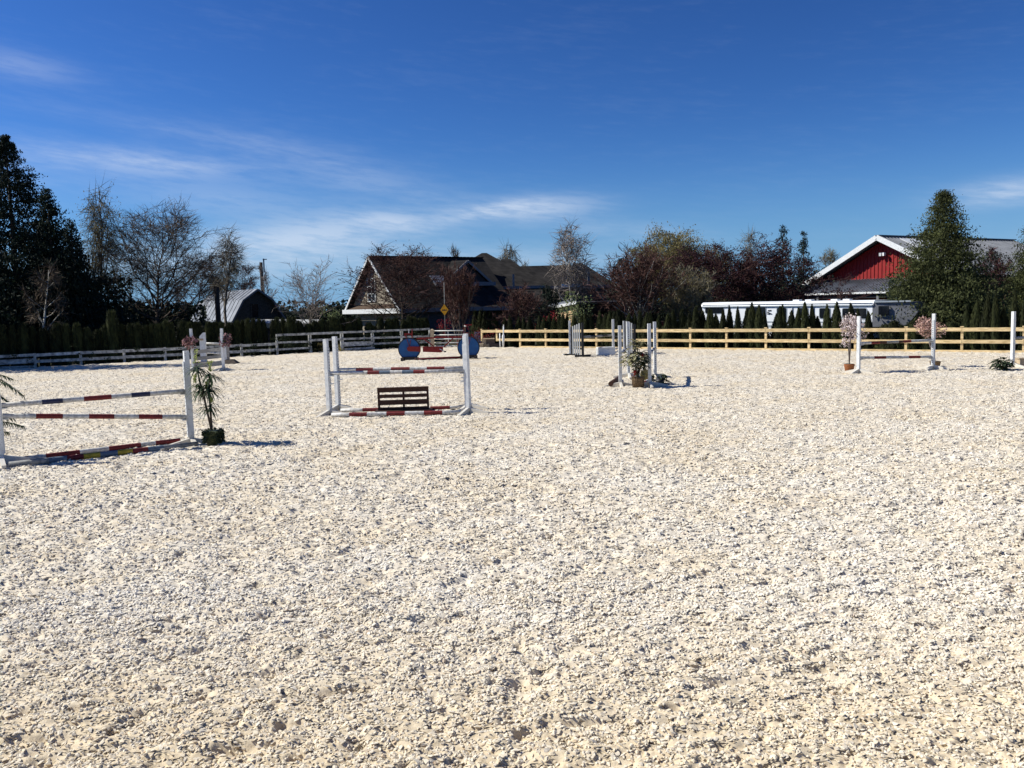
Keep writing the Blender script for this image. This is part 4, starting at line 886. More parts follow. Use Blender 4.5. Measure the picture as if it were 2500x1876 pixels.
m_.prism([w0+Ng*t+V((0, 0, z-.12)) for t, z in [(-2.9, -.0)]+[(prof[0][0]+.1, prof[0][1]), (prof[1][0]+.05, prof[1][1]), (0, 5.13), (1.63, 3.98), (2.9, 1.85), (2.9, 0)]], Dg*.2); m_.build('gable_wall', m_shake, gb)
window(w0-Ng*.62+V((0, 0, 2.05)), Ng, .82, 1.5, 1, 2, gb, frame=m_shake, out=-Dg)
m_ = MB(); m_.hexa([V((p.x, p.y, -.16)) for p in (w0-Ng*2.8, w0+Ng*2.8, w0+Ng*2.8+Dg*11, w0-Ng*2.8+Dg*11)]+[V((p.x, p.y, 1.6)) for p in (w0-Ng*2.8, w0+Ng*2.8, w0+Ng*2.8+Dg*11, w0-Ng*2.8+Dg*11)]); m_.build('wall', m_shake, gb)
# pale low shed roof glimpsed over the hedge below the gambrel barn
pr = thing('low_pale_roof', 'pale flat roof edge glimpsed over the hedge below the gambrel barn', 'shed', V((up(680, 792, 72).x, 72, -.16)))
a = up(594, 790, 72); c = up(767, 790, 76); slab([a, c, c+V((0, 3, .3)), a+V((0, 3, .3))], .10, m_whitew, 'roof', pr)
m_ = MB(); m_.bar(a+V((0, -.04, -.2)), c+V((0, -.04, -.2)), .06, .42); m_.build('fascia', m_tan, pr)
m_ = MB(); m_.prism([V((a.x+.3, a.y+.5, -.16)), V((c.x-.3, c.y+.5, -.16)), V((c.x-.3, c.y+.5, c.z-.1)), V((a.x+.3, a.y+.5, a.z-.1))], (0, .2, 0)); m_.build('wall', m_dkwood, pr)
# blue-grey shed fragment far left
bs = thing('blue_grey_shed', 'small blue-grey shed behind the hedge under the bare trees', 'shed', V((up(306, 790, 82).x, 82, -.16)))
m_ = MB(); m_.box((up(306, 790, 82).x, 82, 1.0), (2.6, 2.4, 2.3)); m_.build('wall', m_fasg, bs)
xb = up(306, 790, 82).x; slab([V((xb-1.7, 80.6, 2.1)), V((xb+1.7, 80.6, 2.1)), V((xb+1.7, 83.5, 2.7)), V((xb-1.7, 83.5, 2.7))], .08, m_steel, 'roof', bs)

# ------------------------------------------------------------------ horse trailer
TA = V((up(1715, 760, 53.5).x, 53.5, 0)); TB = V((up(2130, 760, 45.3).x, 45.3, 0)); dT = (TB-TA).normalized(); nT = V((dT.y, -dT.x, 0)); TLn = (TB-TA).length
tr = thing('horse_trailer', 'long white horse trailer with dark windows parked behind the hedge', 'trailer', V(((TA.x+TB.x)/2, (TA.y+TB.y)/2+1, -.16)))
sec = [(0, .55), (0, 2.22), (.06, 2.32), (.10, 2.34)]
def tp(s, o_, z): return TA+dT*s-nT*o_+V((0, 0, z-.015-.09*s/TLn))
m_ = MB(); pf = [(0, .5), (0, 2.18), (.05, 2.25), (2.25, 2.25), (2.3, 2.18), (2.3, .5)]
m_.prism([tp(0, o_, z) for o_, z in pf], tp(TLn, 0, 0)-tp(0, 0, 0)); m_.build('body', m_trailer, tr)
m_ = MB(); pf2 = [(-.03, 2.25), (-.06, 2.31), (.0, 2.44), (.18, 2.53), (2.12, 2.53), (2.3, 2.44), (2.36, 2.25)]
m_.prism([tp(-.05, o_, z) for o_, z in pf2], (tp(TLn, 0, 0)-tp(0, 0, 0))*1.01); m_.build('roof', m_trailer, tr)
m_ = MB(); m_.bar(tp(0, -.05, 2.27), tp(TLn, -.05, 2.27), .05, .07); m_.build('awning_rail', m_stripe, tr)
m_ = MB(); m_.bar(tp(0, -.07, 2.40), tp(TLn, -.07, 2.40), .05, .035); m_.build('awning_rail', m_stripe, tr)
def sT(px): P = on_line(TA, TB, px, 780); return (P-TA).dot(dT)
for (xa, xb, ya, yb) in ((95, 285, 870, 957), (520, 722, 890, 992), (838, 937, 890, 1022), (1055, 1160, 890, 992), (1280, 1390, 890, 995), (1518, 1768, 890, 995)):
    pa, pb = 1700+xa/4.254, 1700+xb/4.254; s0, s1 = sT(pa), sT(pb); zt = zat(pa, 540+ya/4.254, tp(s0, 0, 0)); zb = zat(pa, 540+yb/4.254, tp(s0, 0, 0))
    def rr_poly(s0, s1, z0, z1, r, o_):
        out_ = []
        for (cx_, cz_, a0) in ((s1-r, z1-r, 0), (s0+r, z1-r, 90), (s0+r, z0+r, 180), (s1-r, z0+r, 270)):
            for k in range(4): an = R(a0+k*30); out_.append(tp(cx_+r*math.cos(an), o_, cz_+r*math.sin(an)))
        return out_
    m_ = MB(); m_.prism(rr_poly(s0-.03, s1+.03, zb-.03, zt+.03, .10, -.001), nT*.02); fo = m_.build('window_frame', m_stripe, tr)
    m_ = MB(); m_.prism(rr_poly(s0+.01, s1-.01, zb+.01, zt-.01, .08, -.022), nT*.012); m_.build('pane', m_glass, fo)
for zz, hh in ((1.35, .06), (1.10, .12), (.92, .04)):
    m_ = MB(); m_.bar(tp(.02, -.012, zz), tp(TLn-.02, -.012, zz), .02, hh); m_.build('stripe', m_stripe, tr)
m_ = MB(); s_ = sT(1700+760/4.254); m_.bar(tp(s_-.16, -.02, 1.93), tp(s_+.16, -.02, 1.80), .02, .05); m_.bar(tp(s_-.10, -.02, 2.0), tp(s_+.12, -.02, 2.02), .02, .06); m_.bar(tp(s_-.16, -.02, 1.82), tp(s_+.04, -.02, 1.80), .02, .04); m_.build('emblem', m_black, tr)
for pxs in (1000, 1220): s_ = sT(1700+pxs/4.254); m_ = MB(); m_.bar(tp(s_, -.03, 1.4), tp(s_, -.03, 2.2), .05, .05, upv=(1, 0, 0)); m_.build('awning_arm', m_stripe, tr)
for pxs in (975, 1103, 1372, 1497): s_ = sT(1700+pxs/4.254); m_ = MB(); m_.box(tp(s_, .8, 2.57), (.38, .38, .1), math.atan2(dT.y, dT.x)); m_.build('roof_vent', m_trailer, tr)
m_ = MB(); m_.prism([tp(TLn+.02, .0, 1.1), tp(TLn+.02, 0, 2.40), tp(TLn+1.9, .35, 2.42), tp(TLn+2.2, .5, 1.9), tp(TLn+1.6, .4, 1.1)], -nT*1.6); m_.build('nose', m_fasg, tr)  # nose coloured grey to carry the shade of its turned-away face
m_ = MB(); m_.prism([tp(TLn+.35, -.0, 1.75), tp(TLn+.35, 0, 2.22), tp(TLn+.85, .09, 2.22), tp(TLn+.85, .09, 1.75)], nT*.06); m_.build('nose_window', m_glass, tr)
m_ = MB(); m_.bar(tp(TLn+.1, -.01, 2.45), tp(TLn+1.9, .33, 2.46), .1, .08); m_.build('nose_trim', m_stripe, tr)
for s_ in (TLn*.42, TLn*.52):
    m_ = MB(); p = tp(s_, .15, .26); m_.tube([p+nT*.12, p-nT*.12], .36, 16, sm=False); wh = m_.build('wheel', m_black, tr)
    m_ = MB(); m_.tube([p+nT*.13, p+nT*.10], .18, 12, sm=False); m_.build('rim', m_metal, wh)
m_ = MB(); m_.box(tp(TLn/2, 1.15, .42), (TLn-.4, 2.0, .16), math.atan2(dT.y, dT.x)); m_.build('chassis', m_black, tr)
# white railing just left of the trailer
rl = thing('white_rail_panel', 'short piece of white railing glimpsed left of the trailer', 'railing', V((up(1664, 800, 53).x, 53, -.16)))
for yy0 in (783, 788):
    a = up(1643, yy0, 53); c = up(1688, yy0+.6, 53); m_ = MB(); m_.bar(a, c, .05, .06); m_.build('rail', m_wgate, rl)
for pp in (1645, 1686):
    a = up(pp, 781, 53); m_ = MB(); m_.box((a.x, 53, (a.z-.16)/2), (.07, .07, a.z+.16)); m_.build('post', m_wgate, rl)
fb = thing('feed_box', 'dull red wooden box behind the timber fence beside the grey-green tree', 'box', V((up(1611, 800, 52).x, 52, -.16)))
a = up(1603, 788, 52); c = up(1620, 788, 52); m_ = MB(); m_.box(((a.x+c.x)/2, 52.2, (a.z-.16)/2), (c.x-a.x, .5, a.z+.16)); m_.build('body', m_redp, fb)
m_ = MB(); m_.box(((a.x+c.x)/2, 52.2, a.z+.03), (c.x-a.x+.1, .6, .05)); m_.build('lid', m_brown, fb)

# ------------------------------------------------------------------ poles, sign, gate
up_ = thing('utility_pole', 'tall thin utility pole with small fittings above the grey barn', 'pole', V((up(637, 780, 105).x, 105, -.16)))
a = up(637, 641, 105); m_ = MB(); m_.tube([V((a.x, 105, -.16)), a], [.24, .20], 8); m_.build('shaft', m_pole, up_)
m_ = MB(); m_.box(a+V((.5, 0, .35)), (.5, .1, .1)); m_.box(a+V((.35, 0, -.4)), (.14, .12, 1.7)); m_.box(a+V((.1, 0, -1.2)), (.7, .08, .08)); m_.build('fittings', m_greyp, up_)
st = thing('stub_pole', 'thick dark stub of a pole before the grey barn roof', 'pole', V((up(528, 780, 74).x, 74, -.16)))
a = up(528.5, 702, 74); m_ = MB(); m_.tube([V((a.x, 74, -.16)), a], [.235, .215], 9); m_.build('shaft', m_pole, st)
m_ = MB(); m_.tube([a, a+V((0, 0, .06))], [.23, .18], 9); m_.build('cap', m_pole, st)
sg = thing('warning_sign', 'yellow diamond bump warning sign on a thin grey post', 'sign', V((up(1086, 800, 58).x, 58, -.16)))
a = up(1084, 690, 58); bz = V((up(1086, 800, 58).x, 58, -.16)); m_ = MB(); m_.tube([bz, a], .022, 6); m_.build('post', m_greyp, sg)
c = up(1085, 757, 57.93); rx = V((math.cos(R(25)), -math.sin(R(25))*-1, 0)); hh = 14*58/FOC; ww = hh*.72
rx = V((1, 0, 0)); m_ = MB(); m_.prism([c+V((0, 0, hh)), c+rx*ww, c-V((0, 0, hh)), c-rx*ww][::-1], (0, .012, 0)); pl = m_.build('plate', m_signy, sg)
sym = []
N_ = 24
for i in range(N_+1):
    u = -1+2*i/N_; sym.append(c+rx*u*ww*.62+V((0, -.008, -.035+.075*abs(math.sin(3*math.pi*(i/N_))))))
m_ = MB(); m_.prism([c+rx*ww*.62+V((0, -.008, -.06)), c-rx*ww*.62+V((0, -.008, -.06))]+sym, (0, .005, 0)); m_.build('bump_symbol', m_black, pl)
# pipe gate
gA = on_line(FL_A, FL_B, 1060.5); gB = V((up(1133, 846, 56).x, 56.0, 0)); gA = V((gA.x, 56.6, 0)); dg = (gB-gA).normalized()
gt = thing('pipe_gate', 'white five-bar pipe gate behind the bicycle jump', 'gate', gA.copy())
for y_ in (807.4, 817.4, 827.4, 836.8, 844.7):
    z_ = zat(1097, y_, gA); m_ = MB(); m_.tube([gA+V((0, 0, z_)), gB+V((0, 0, z_))], .035, 6); m_.build('bar', m_wgate, gt)
for f_ in (0, .52, 1): p = gA.lerp(gB, f_); m_ = MB(); m_.tube([p+V((0, .03, .1)), p+V((0, .03, zat(1097, 807.4, gA)))], .03, 6); m_.build('upright', m_wgate, gt)
gp_ = thing('gate_post', 'short brown wooden gate post at the end of the tall white fence', 'post', V((up(1056, 840, 56.4).x, 56.4, -.1)))
m_ = MB(); zt = zat(1056, 808, V((0, 56.4, 0))); m_.box((gp_.location.x, 56.4, zt/2), (.24, .22, zt+.1)); m_.build('post', m_tan, gp_)
m_ = MB(); m_.add([(gp_.location.x+sx_*.13, 56.4+sy_*.12, zt+.05) for sx_, sy_ in ((-1, -1), (1, -1), (1, 1), (-1, 1))]+[(gp_.location.x, 56.4, zt+.14)], [(0, 1, 4), (1, 2, 4), (2, 3, 4), (3, 0, 4), (3, 2, 1, 0)]); m_.build('cap', m_tan, gp_)
gq = thing('gate_post', 'thin dark post at the right end of the pipe gate', 'post', V((gB.x+.12, 56.0, -.1)))
m_ = MB(); m_.tube([gq.location, gq.location+V((0, 0, 1.45))], .05, 7); m_.build('post', m_brown, gq)
m_ = MB(); m_.tube([gq.location+V((0, 0, 1.45)), gq.location+V((0, 0, 1.52))], .07, 7); m_.build('cap', m_wgate, gq)
# mounting block and boxes at the timber fence end
mbk = thing('mounting_block', 'tan plywood mounting block with brown steps at the left end of the timber fence', 'mounting block', gp(1190, 846))
b0 = gp(1175.5, 847); s_ = .0262
def bx(pa, pb, ya, yb, d, dep, m, name, par):
    a = up(pa, ya, d); c = up(pb, yb, d); z0_ = min(a.z, c.z); z1_ = max(a.z, c.z); m_ = MB(); m_.box(((a.x+c.x)/2, d+dep/2, (z0_+z1_)/2), (abs(c.x-a.x), dep, z1_-z0_)); return m_.build(name, m, par)
dmb = gp(1190, 847).y
bx(1175.5, 1187, 829, 849, dmb, .9, m_tan, 'platform_side', mbk)
bx(1187.2, 1208, 830, 840, dmb+.05, .85, m_step, 'upper_step', mbk)
bx(1187.2, 1194, 840.3, 849.5, dmb-.02, .8, m_tan, 'step_side', mbk)
bx(1194.2, 1221, 840.3, 849.5, dmb-.02, .8, m_step, 'lower_step', mbk)
bx(1175, 1207, 828.0, 829.0, dmb-.03, 1.0, m_tan, 'top_board', mbk)
cb = thing('small_crate', 'small tan box beside the mounting block', 'box', gp(1176, 849))
bx(1168, 1180.5, 840, 849.5, dmb-.5, .4, m_tan, 'body', cb); bx(1180.7, 1181.5, 840, 849, dmb-.45, .05, m_black, 'strap', cb)
lp = thing('lunge_post', 'white tapered post leaning on the timber fence right of the mounting block', 'post', V((up(1228, 848, 52.4).x, 52.4, -.1)))
m_ = MB(); a = up(1228.5, 848, 52.4); c = up(1229.5, 797, 52.4); m_.tube([a, a.lerp(c, .55), a.lerp(c, .62), c], [.05, .09, .04, .04], 8); m_.build('shaft', m_white, lp)
m_ = MB(); m_.tube([c, c+V((0, 0, .12))], [.04, .005], 8); m_.build('tip', m_white, lp)
wp = thing('white_stick', 'short white stick standing behind the fence left of the tapered post', 'post', V((up(1220, 826, 54.5).x, 54.5, -.1)))
m_ = MB(); a = up(1220.5, 815, 54.5); m_.tube([V((a.x, 54.5, -.1)), a], [.05, .05], 7); m_.build('shaft', m_white, wp)
m_ = MB(); m_.tube([a, a+V((0, 0, .06))], [.05, .02], 7); m_.build('tip', m_white, wp)
# small white picket edging behind the gate
pk = thing('picket_edging', 'tiny white picket edging between the gate and the timber fence', 'fence', V((up(1165, 815, 60).x, 60, -.16)))
for i in range(6):
    a = up(1159+i*2.6, 810+(i % 2), 60); m_ = MB(); m_.box((a.x, 60, (a.z-.16)/2), (.05, .03, a.z+.16)); m_.build('picket', m_white, pk)
m_ = MB(); a = up(1158, 813, 60.03); c = up(1173, 813, 60.03); m_.bar(a, c, .03, .06); m_.build('rail', m_white, pk)

# ------------------------------------------------------------------ show-jumping standards
def post_paint():
    m = bpy.data.materials.new('jump_standard_paint'); m.use_nodes = True; q = NB(m.node_tree); p = m.node_tree.nodes['Principled BSDF']
    g_ = q.n('ShaderNodeNewGeometry'); s = q.n('ShaderNodeSeparateXYZ'); q.l(g_.outputs['Position'], s.inputs[0])
    base = q.ramp(q.noise(g_.outputs['Position'], 7, 4), [(.35, (.60, .62, .62)), (.65, (.76, .77, .76))])
    chip_ = q.m('GREATER_THAN', q.noise(g_.outputs['Position'], 26, 3), .66)
    c = q.mix(q.m('MULTIPLY', chip_, .8), base, (.33, .29, .24))
    dust = q.m('MULTIPLY', q.m('SUBTRACT', q.m('ADD', .10, q.m('MULTIPLY', q.noise(g_.outputs['Position'], 12, 3), .28)), s.outputs[2]), 6.0, clamp=True)
    q.l(q.mix(q.m('MULTIPLY', dust, .75), c, (.60, .54, .43)), p.inputs['Base Color']); p.inputs['Roughness'].default_value = .6
    return m
m_post = post_paint()
def track_mat():
    m = bpy.data.materials.new('pin_hole_track'); m.use_nodes = True; q = NB(m.node_tree); p = m.node_tree.nodes['Principled BSDF']
    t_ = q.n('ShaderNodeTexCoord'); s = q.n('ShaderNodeSeparateXYZ'); q.l(t_.outputs['Object'], s.inputs[0])
    f = q.m('LESS_THAN', q.m('FRACT', q.m('DIVIDE', s.outputs[2], .076)), .36); yv = q.m('LESS_THAN', q.m('ABSOLUTE', s.outputs[1]), .014)
    q.l(q.mix(q.m('MULTIPLY', f, yv), (.62, .64, .64), (.03, .03, .03)), p.inputs['Base Color']); p.inputs['Roughness'].default_value = .5
    return m
m_track = track_mat()
def make_standard(label, Hs=1.98):
    t = thing('jump_standard', label, 'jump standard', (0, 0, 0), 'white jump standards')
    m_ = MB(); m_.box((0, 0, Hs/2+.03), (.102, .102, Hs-.06)); m_.build('post', m_post, t)
    m_ = MB(); m_.box((.0625, 0, Hs/2-.02), (.022, .075, Hs-.40)); m_.build('track', m_track, t)
    for k in range(4):
        a = k*math.pi/2; dx, dy = math.cos(a), math.sin(a); sx_, sy_ = -dy*.036, dx*.036
        def P_(r, z, s): return (dx*r+sx_*s, dy*r+sy_*s, z)
        m_ = MB(); r0, r1, rm = .053, .56, .46
        m_.hexa([P_(r0, -.01, -1), P_(r1, -.01, -1), P_(r1, -.01, 1), P_(r0, -.01, 1), P_(r0, .15, -1), P_(r1, .04, -1), P_(r1, .04, 1), P_(r0, .15, 1)])
        m_.build('foot', m_post, t)
    return t
STD = None
def standard(P, rz, label, lean=(0, 0)):
    global STD
    if STD is None: STD = make_standard(label); o = STD
    else: o = copy_tree(STD)
    o.location = (P.x, P.y, float(ground_z(P.x, P.y))+.01); o.rotation_euler = (R(lean[0]), R(lean[1]), rz); tag(o, label); return o
CM = {'w': m_polew, 'r': m_red, 'n': m_navy, 'b': m_blue, 'y': m_yel, 'g': m_greyp, 'k': m_black, 's': m_brown}
def pole(label, A, B, segs, r=.048, cups=None, group='painted jump poles', cat='jump pole', name='jump_pole'):
    """segs: [(screen fraction end, colour)], converted to fractions along the pole"""
    A, B = V(A), V(B); zA, zB = A.y, B.y; keys = []
    pts = [A]; rad = [r]; mis = []
    for s, ccol in segs:
        u = s*zA/(zB-s*(zB-zA)) if s < 1 else 1.0
        pts.append(A.lerp(B, u)); rad.append(r)
        if ccol not in keys: keys.append(ccol)
        mis.append(keys.index(ccol))
    m_ = MB(); m_.tube(pts, rad, 12, mis=mis); o = m_.build(name, [CM[k] for k in keys], None, origin=A)
    return tag(o, label, cat, group)
def fr(x0, x1, lst): return [((x-x0)/(x1-x0), c) for x, c in lst]
def cup(par, P, d):
    """small metal cup under a pole end, P world position, part of the standard"""
    m_ = MB(); m_.box((P.x, P.y, P.z-.058), (.10, .10, .02), math.atan2(d.y, d.x)); m_.box((P.x-d.x*.045, P.y-d.y*.045, P.z-.02), (.02, .08, .12), math.atan2(d.y, d.x))
    o = m_.build('cup', m_metal, None); o.parent = par; o.matrix_parent_inverse = par.matrix_basis.inverted() if False else Matrix.Identity(4)
    mw = Matrix.Translation(par.location) @ par.rotation_euler.to_matrix().to_4x4(); o.matrix_basis = mw.inverted(); return o
def ang(a, b): return math.atan2(b.y-a.y, b.x-a.x)
def jump(L, Rr, labL, labR, poles, lean=((0, 0), (0, 0)), foot=0.0):
    aL = ang(L, Rr); sL = standard(L, aL+foot, labL, lean[0]) if labL else None; sR = standard(Rr, aL+math.pi+foot, labR, lean[1]) if labR else None
    d = (Rr-L).normalized()
    for (lab, hl, hr, segs) in poles:
        A = L+d*.085+V((0, 0, hl)); B = Rr-d*.085+V((0, 0, hr)); pole(lab, A, B, segs)
        if sL: cup(sL, A+d*.03, d)
        if sR: cup(sR, B-d*.03, -d)
# J1 near left
L1, R1 = gp(4, 1134), gp(468, 1082)
jump(L1, R1, 'white jump standard cut by the left edge of the picture', 'nearest whole white jump standard, beside the potted dracaena',
     [('upper pole of the left jump, white with navy ends and one red centre band', 1.10, 1.10, fr(20, 1670, [(380, 'w'), (570, 'n'), (760, 'w'), (1010, 'r'), (1190, 'w'), (1360, 'n'), (1670, 'w')])),
      ('lower pole of the left jump with three dark red bands on white', .90, .56, fr(20, 1680, [(318, 'w'), (562, 'r'), (798, 'w'), (1028, 'r'), (1250, 'w'), (1465, 'r'), (1680, 'w')]))])
dd = (R1-L1).normalized(); nn_ = V((dd.y, -dd.x, 0))
A = gp(20, 1131.5); B = gp(440, 1081); pole('red and white ground pole at the back under the left jump', A+V((0, 0, .05)), B+V((0, 0, .05)), fr(90, 1620, [(270, 'r'), (425, 'w'), (727, 'r'), (985, 'w'), (1270, 'r'), (1400, 'w'), (1620, 'r')]))
A = gp(22, 1141); B = gp(482, 1090); pole('multicoloured ground pole with yellow bands in front of the left jump', A+V((0, 0, .045)), B+V((0, 0, .045)), fr(80, 1780, [(440, 'g'), (605, 'b'), (755, 'r'), (905, 'y'), (1060, 'b'), (1195, 'y'), (1335, 'r'), (1475, 'b'), (1780, 'g')]), r=.055)
# J2 middle
FL2, FR2, BL2, BR2 = gp(804.5, 1012), gp(1143.7, 1008.5), gp(826, 1002), gp(1145, 999.5)
jump(FL2, FR2, 'front left white standard of the middle jump', 'front right white standard of the middle jump',
     [('front top pole of the middle jump with red and grey-blue bands in its centre', 1.07, 1.07, fr(220, 1725, [(638, 'w'), (772, 'r'), (893, 'b'), (1030, 'w'), (1158, 'b'), (1286, 'r'), (1725, 'w')]))], foot=-.25, lean=((0, -.4), (0, .9)))
jump(BL2, BR2, 'back left white standard of the middle jump', 'back right white standard of the middle jump, hidden behind the front one',
     [('back top pole of the middle jump, mostly white and red', 1.09, 1.09, fr(320, 1720, [(510, 'w'), (700, 'r'), (900, 'w'), (1110, 'r'), (1300, 'w'), (1500, 'r'), (1720, 'w')]))], foot=-.25, lean=((0, -.4), (0, .9)))
A = gp(810, 1018.5); B = gp(1127, 1011.5); pole('front red and white ground pole of the middle jump', A+V((0, 0, .05)), B+V((0, 0, .05)), fr(230, 1690, [(430, 'w'), (630, 'r'), (848, 'w'), (1055, 'r'), (1268, 'w'), (1477, 'r'), (1690, 'w')]), r=.055)
A = gp(832, 1007); B = gp(1130, 999.5); pole('back red and white ground pole of the middle jump, behind the pallet', A+V((0, 0, .05)), B+V((0, 0, .05)), fr(310, 1700, [(560, 'w'), (790, 'r'), (1100, 'w'), (1330, 'w'), (1555, 'r'), (1700, 'w')]))
# brown pallet filler
pc = gp(985, 1007); pal = thing('pallet_panel', 'brown slatted pallet standing under the middle jump', 'pallet', pc)
pl0 = gp(923.5, 1008.5); pr0 = gp(1048, 1004.5); pd = (pr0-pl0).normalized(); pn = V((pd.y, -pd.x, 0)); PW = (pr0-pl0).length; PH = .63
def pp_(u, z, o_=0): return pl0+pd*u*PW+pn*o_+V((0, 0, z))
for (z0_, z1_) in ((.53, .63), (.385, .475), (.20, .33), (.02, .14)):
    m_ = MB(); m_.bar(pp_(.0, (z0_+z1_)/2, .03), pp_(1, (z0_+z1_)/2, .03), .022, z1_-z0_); m_.build('slat', m_brown, pal)
for u in (.02, .505, .98):
    m_ = MB(); m_.bar(pp_(u, .0, -.03), pp_(u, PH-.01, -.03), .095, .05, upv=pd); m_.build('upright', m_brown, pal)
m_ = MB(); m_.bar(pp_(0, PH+.012, 0), pp_(1, PH+.012, 0), .14, .022); m_.build('top_board', m_brown, pal)
m_ = MB(); m_.bar(pp_(-.05, .04, .0), pp_(1.06, .04, .0), .42, .05); m_.build('base_board', m_brown, pal)
# J3 centre-right, seen end on
FL3, BL3, FR3, BR3 = gp(1515, 942), gp(1535, 922), gp(1586.5, 944.5), gp(1599.7, 922.5)
jump(FL3, BL3, 'near left white standard of the end-on jump', 'far left white standard of the end-on jump',
     [('short-looking banded pole on the left of the end-on jump', 1.06, 1.06, [(.3, 'w'), (.45, 'n'), (.6, 'w'), (.8, 'n'), (1, 'w')])], foot=.2)
jump(FR3, BR3, 'near right white standard of the end-on jump', 'far right white standard of the end-on jump with dotted track',
     [('banded pole on the right of the end-on jump', 1.06, 1.06, [(.2, 'w'), (.4, 'n'), (.6, 'w'), (.8, 'n'), (1, 'w')])], foot=.2)
pole('brown ground pole lying left under the end-on jump', gp(1491, 943)+V((0, 0, .07)), gp(1512, 928)+V((0, 0, .07)), [(1, 's')], r=.08)
pole('banded ground pole between the standards of the end-on jump', gp(1570, 941)+V((0, 0, .05)), gp(1592, 925.5)+V((0, 0, .05)), [(.3, 'r'), (.5, 'w'), (.7, 'r'), (1, 'w')])
# J4 with picket wings
def wing_panel(Pn, Pf, h0, h1, npk, label, grp='picket jump wings'):
    d = (Pf-Pn).normalized(); L = (Pf-Pn).length; t = thing('picket_wing', label, 'jump wing', Pn.copy(), grp); nrm = V((d.y, -d.x, 0))
    for u, hh in ((0, h0), (L, h1)):
        p = Pn+d*u; m_ = MB(); m_.box((p.x, p.y, hh/2), (.10, .10, hh), math.atan2(d.y, d.x)); m_.build('post', m_black, t)
    for i in range(npk):
        u = L*(i+1)/(npk+1); hh = h0+(h1-h0)*(i+1)/(npk+1)-.02; p = Pn+d*u+nrm*.05
        m_ = MB(); m_.box((p.x, p.y, .06+hh/2), (L/(npk+1)*.55, .022, hh-.04), math.atan2(d.y, d.x)); m_.build('picket', m_greypk, t)
    for z_ in (.40, min(h0, h1)-.35):
        m_ = MB(); m_.bar(Pn+V((0, 0, z_)), Pf+V((0, 0, z_)), .05, .09); m_.build('rail', m_black, t)
    for u in (0, L):
        p = Pn+d*u; m_ = MB(); m_.bar(p-nrm*.42+V((0, 0, .05)), p+nrm*.42+V((0, 0, .05)), .09, .1); m_.build('foot', m_black, t)
    return t
Pn, Pf = gp(1397, 868), gp(1423, 871.5)
wing_panel(Pn, Pf, zat(1396, 800, Pn), zat(1421, 788.5, Pf), 4, 'grey picket wing at the left end of the far picket jump')
Qn, Qf = gp(1528, 862), gp(1550, 866)
wing_panel(Qn, Qf, zat(1527, 783.5, Qn), zat(1549, 792, Qf), 4, 'grey picket wing at the right end, seen behind the end-on jump')
def slim_post(px, top, base, label, w=.10, m=m_white, lean=0):
    P = gp(px, base); zt = zat(px, top, P); t = thing('jump_post', label, 'post', P, 'slim white jump posts')
    m_ = MB(); m_.box((P.x, P.y, zt/2), (w, w, zt)); m_.build('post', m, t); t.rotation_euler[1] = R(lean)
    for s in (0, math.pi/2): m_ = MB(); m_.box((P.x, P.y, .035+s*.01), (.8, .08, .07), s+.2); m_.build('foot', m, t)
    return t
slim_post(1392, 783, 867, 'slim white post touching the left picket wing')
slim_post(1497.5, 780, 852, 'slim white post behind the white filler box', w=.13)
slim_post(1524, 784, 858, 'slim white post touching the right picket wing')
A = up(1425, 823.5, Pf.y+.3); B = up(1497, 819, 49.8); pole('grey and dark banded pole of the far picket jump', A, B, fr(375, 800, [(470, 'g'), (545, 'k'), (635, 'g'), (710, 'k'), (800, 'g')]), r=.06)
A = up(1498.5, 822.5, 49.6); B = up(1523, 822, 48.9); pole('dark pole between the two slim white posts', A, B, [(.8, 'k'), (1, 'g')], r=.05)
bxx = gp(1458, 867.5); wb = thing('filler_box', 'low white filler box on the ground of the far picket jump', 'box', bxx)
a = gp(1461, 867.5); c = gp(1502.5, 866); dd = (c-a).normalized(); nv = V((-dd.y, dd.x, 0)); zt = zat(1480, 850, a)
m_ = MB(); m_.hexa([a, c, c+nv*.5, a+nv*.5]+[p+V((0, 0, zt)) for p in (a+nv*.06, c+nv*.06, c+nv*.44, a+nv*.44)]); m_.build('body', m_white, wb)
m_ = MB(); m_.prism([p+V((0, 0, zt+.003)) for p in (a+nv*.02, c+nv*.02, c+nv*.48, a+nv*.48)], (0, 0, .03)); m_.build('lid', m_white, wb)
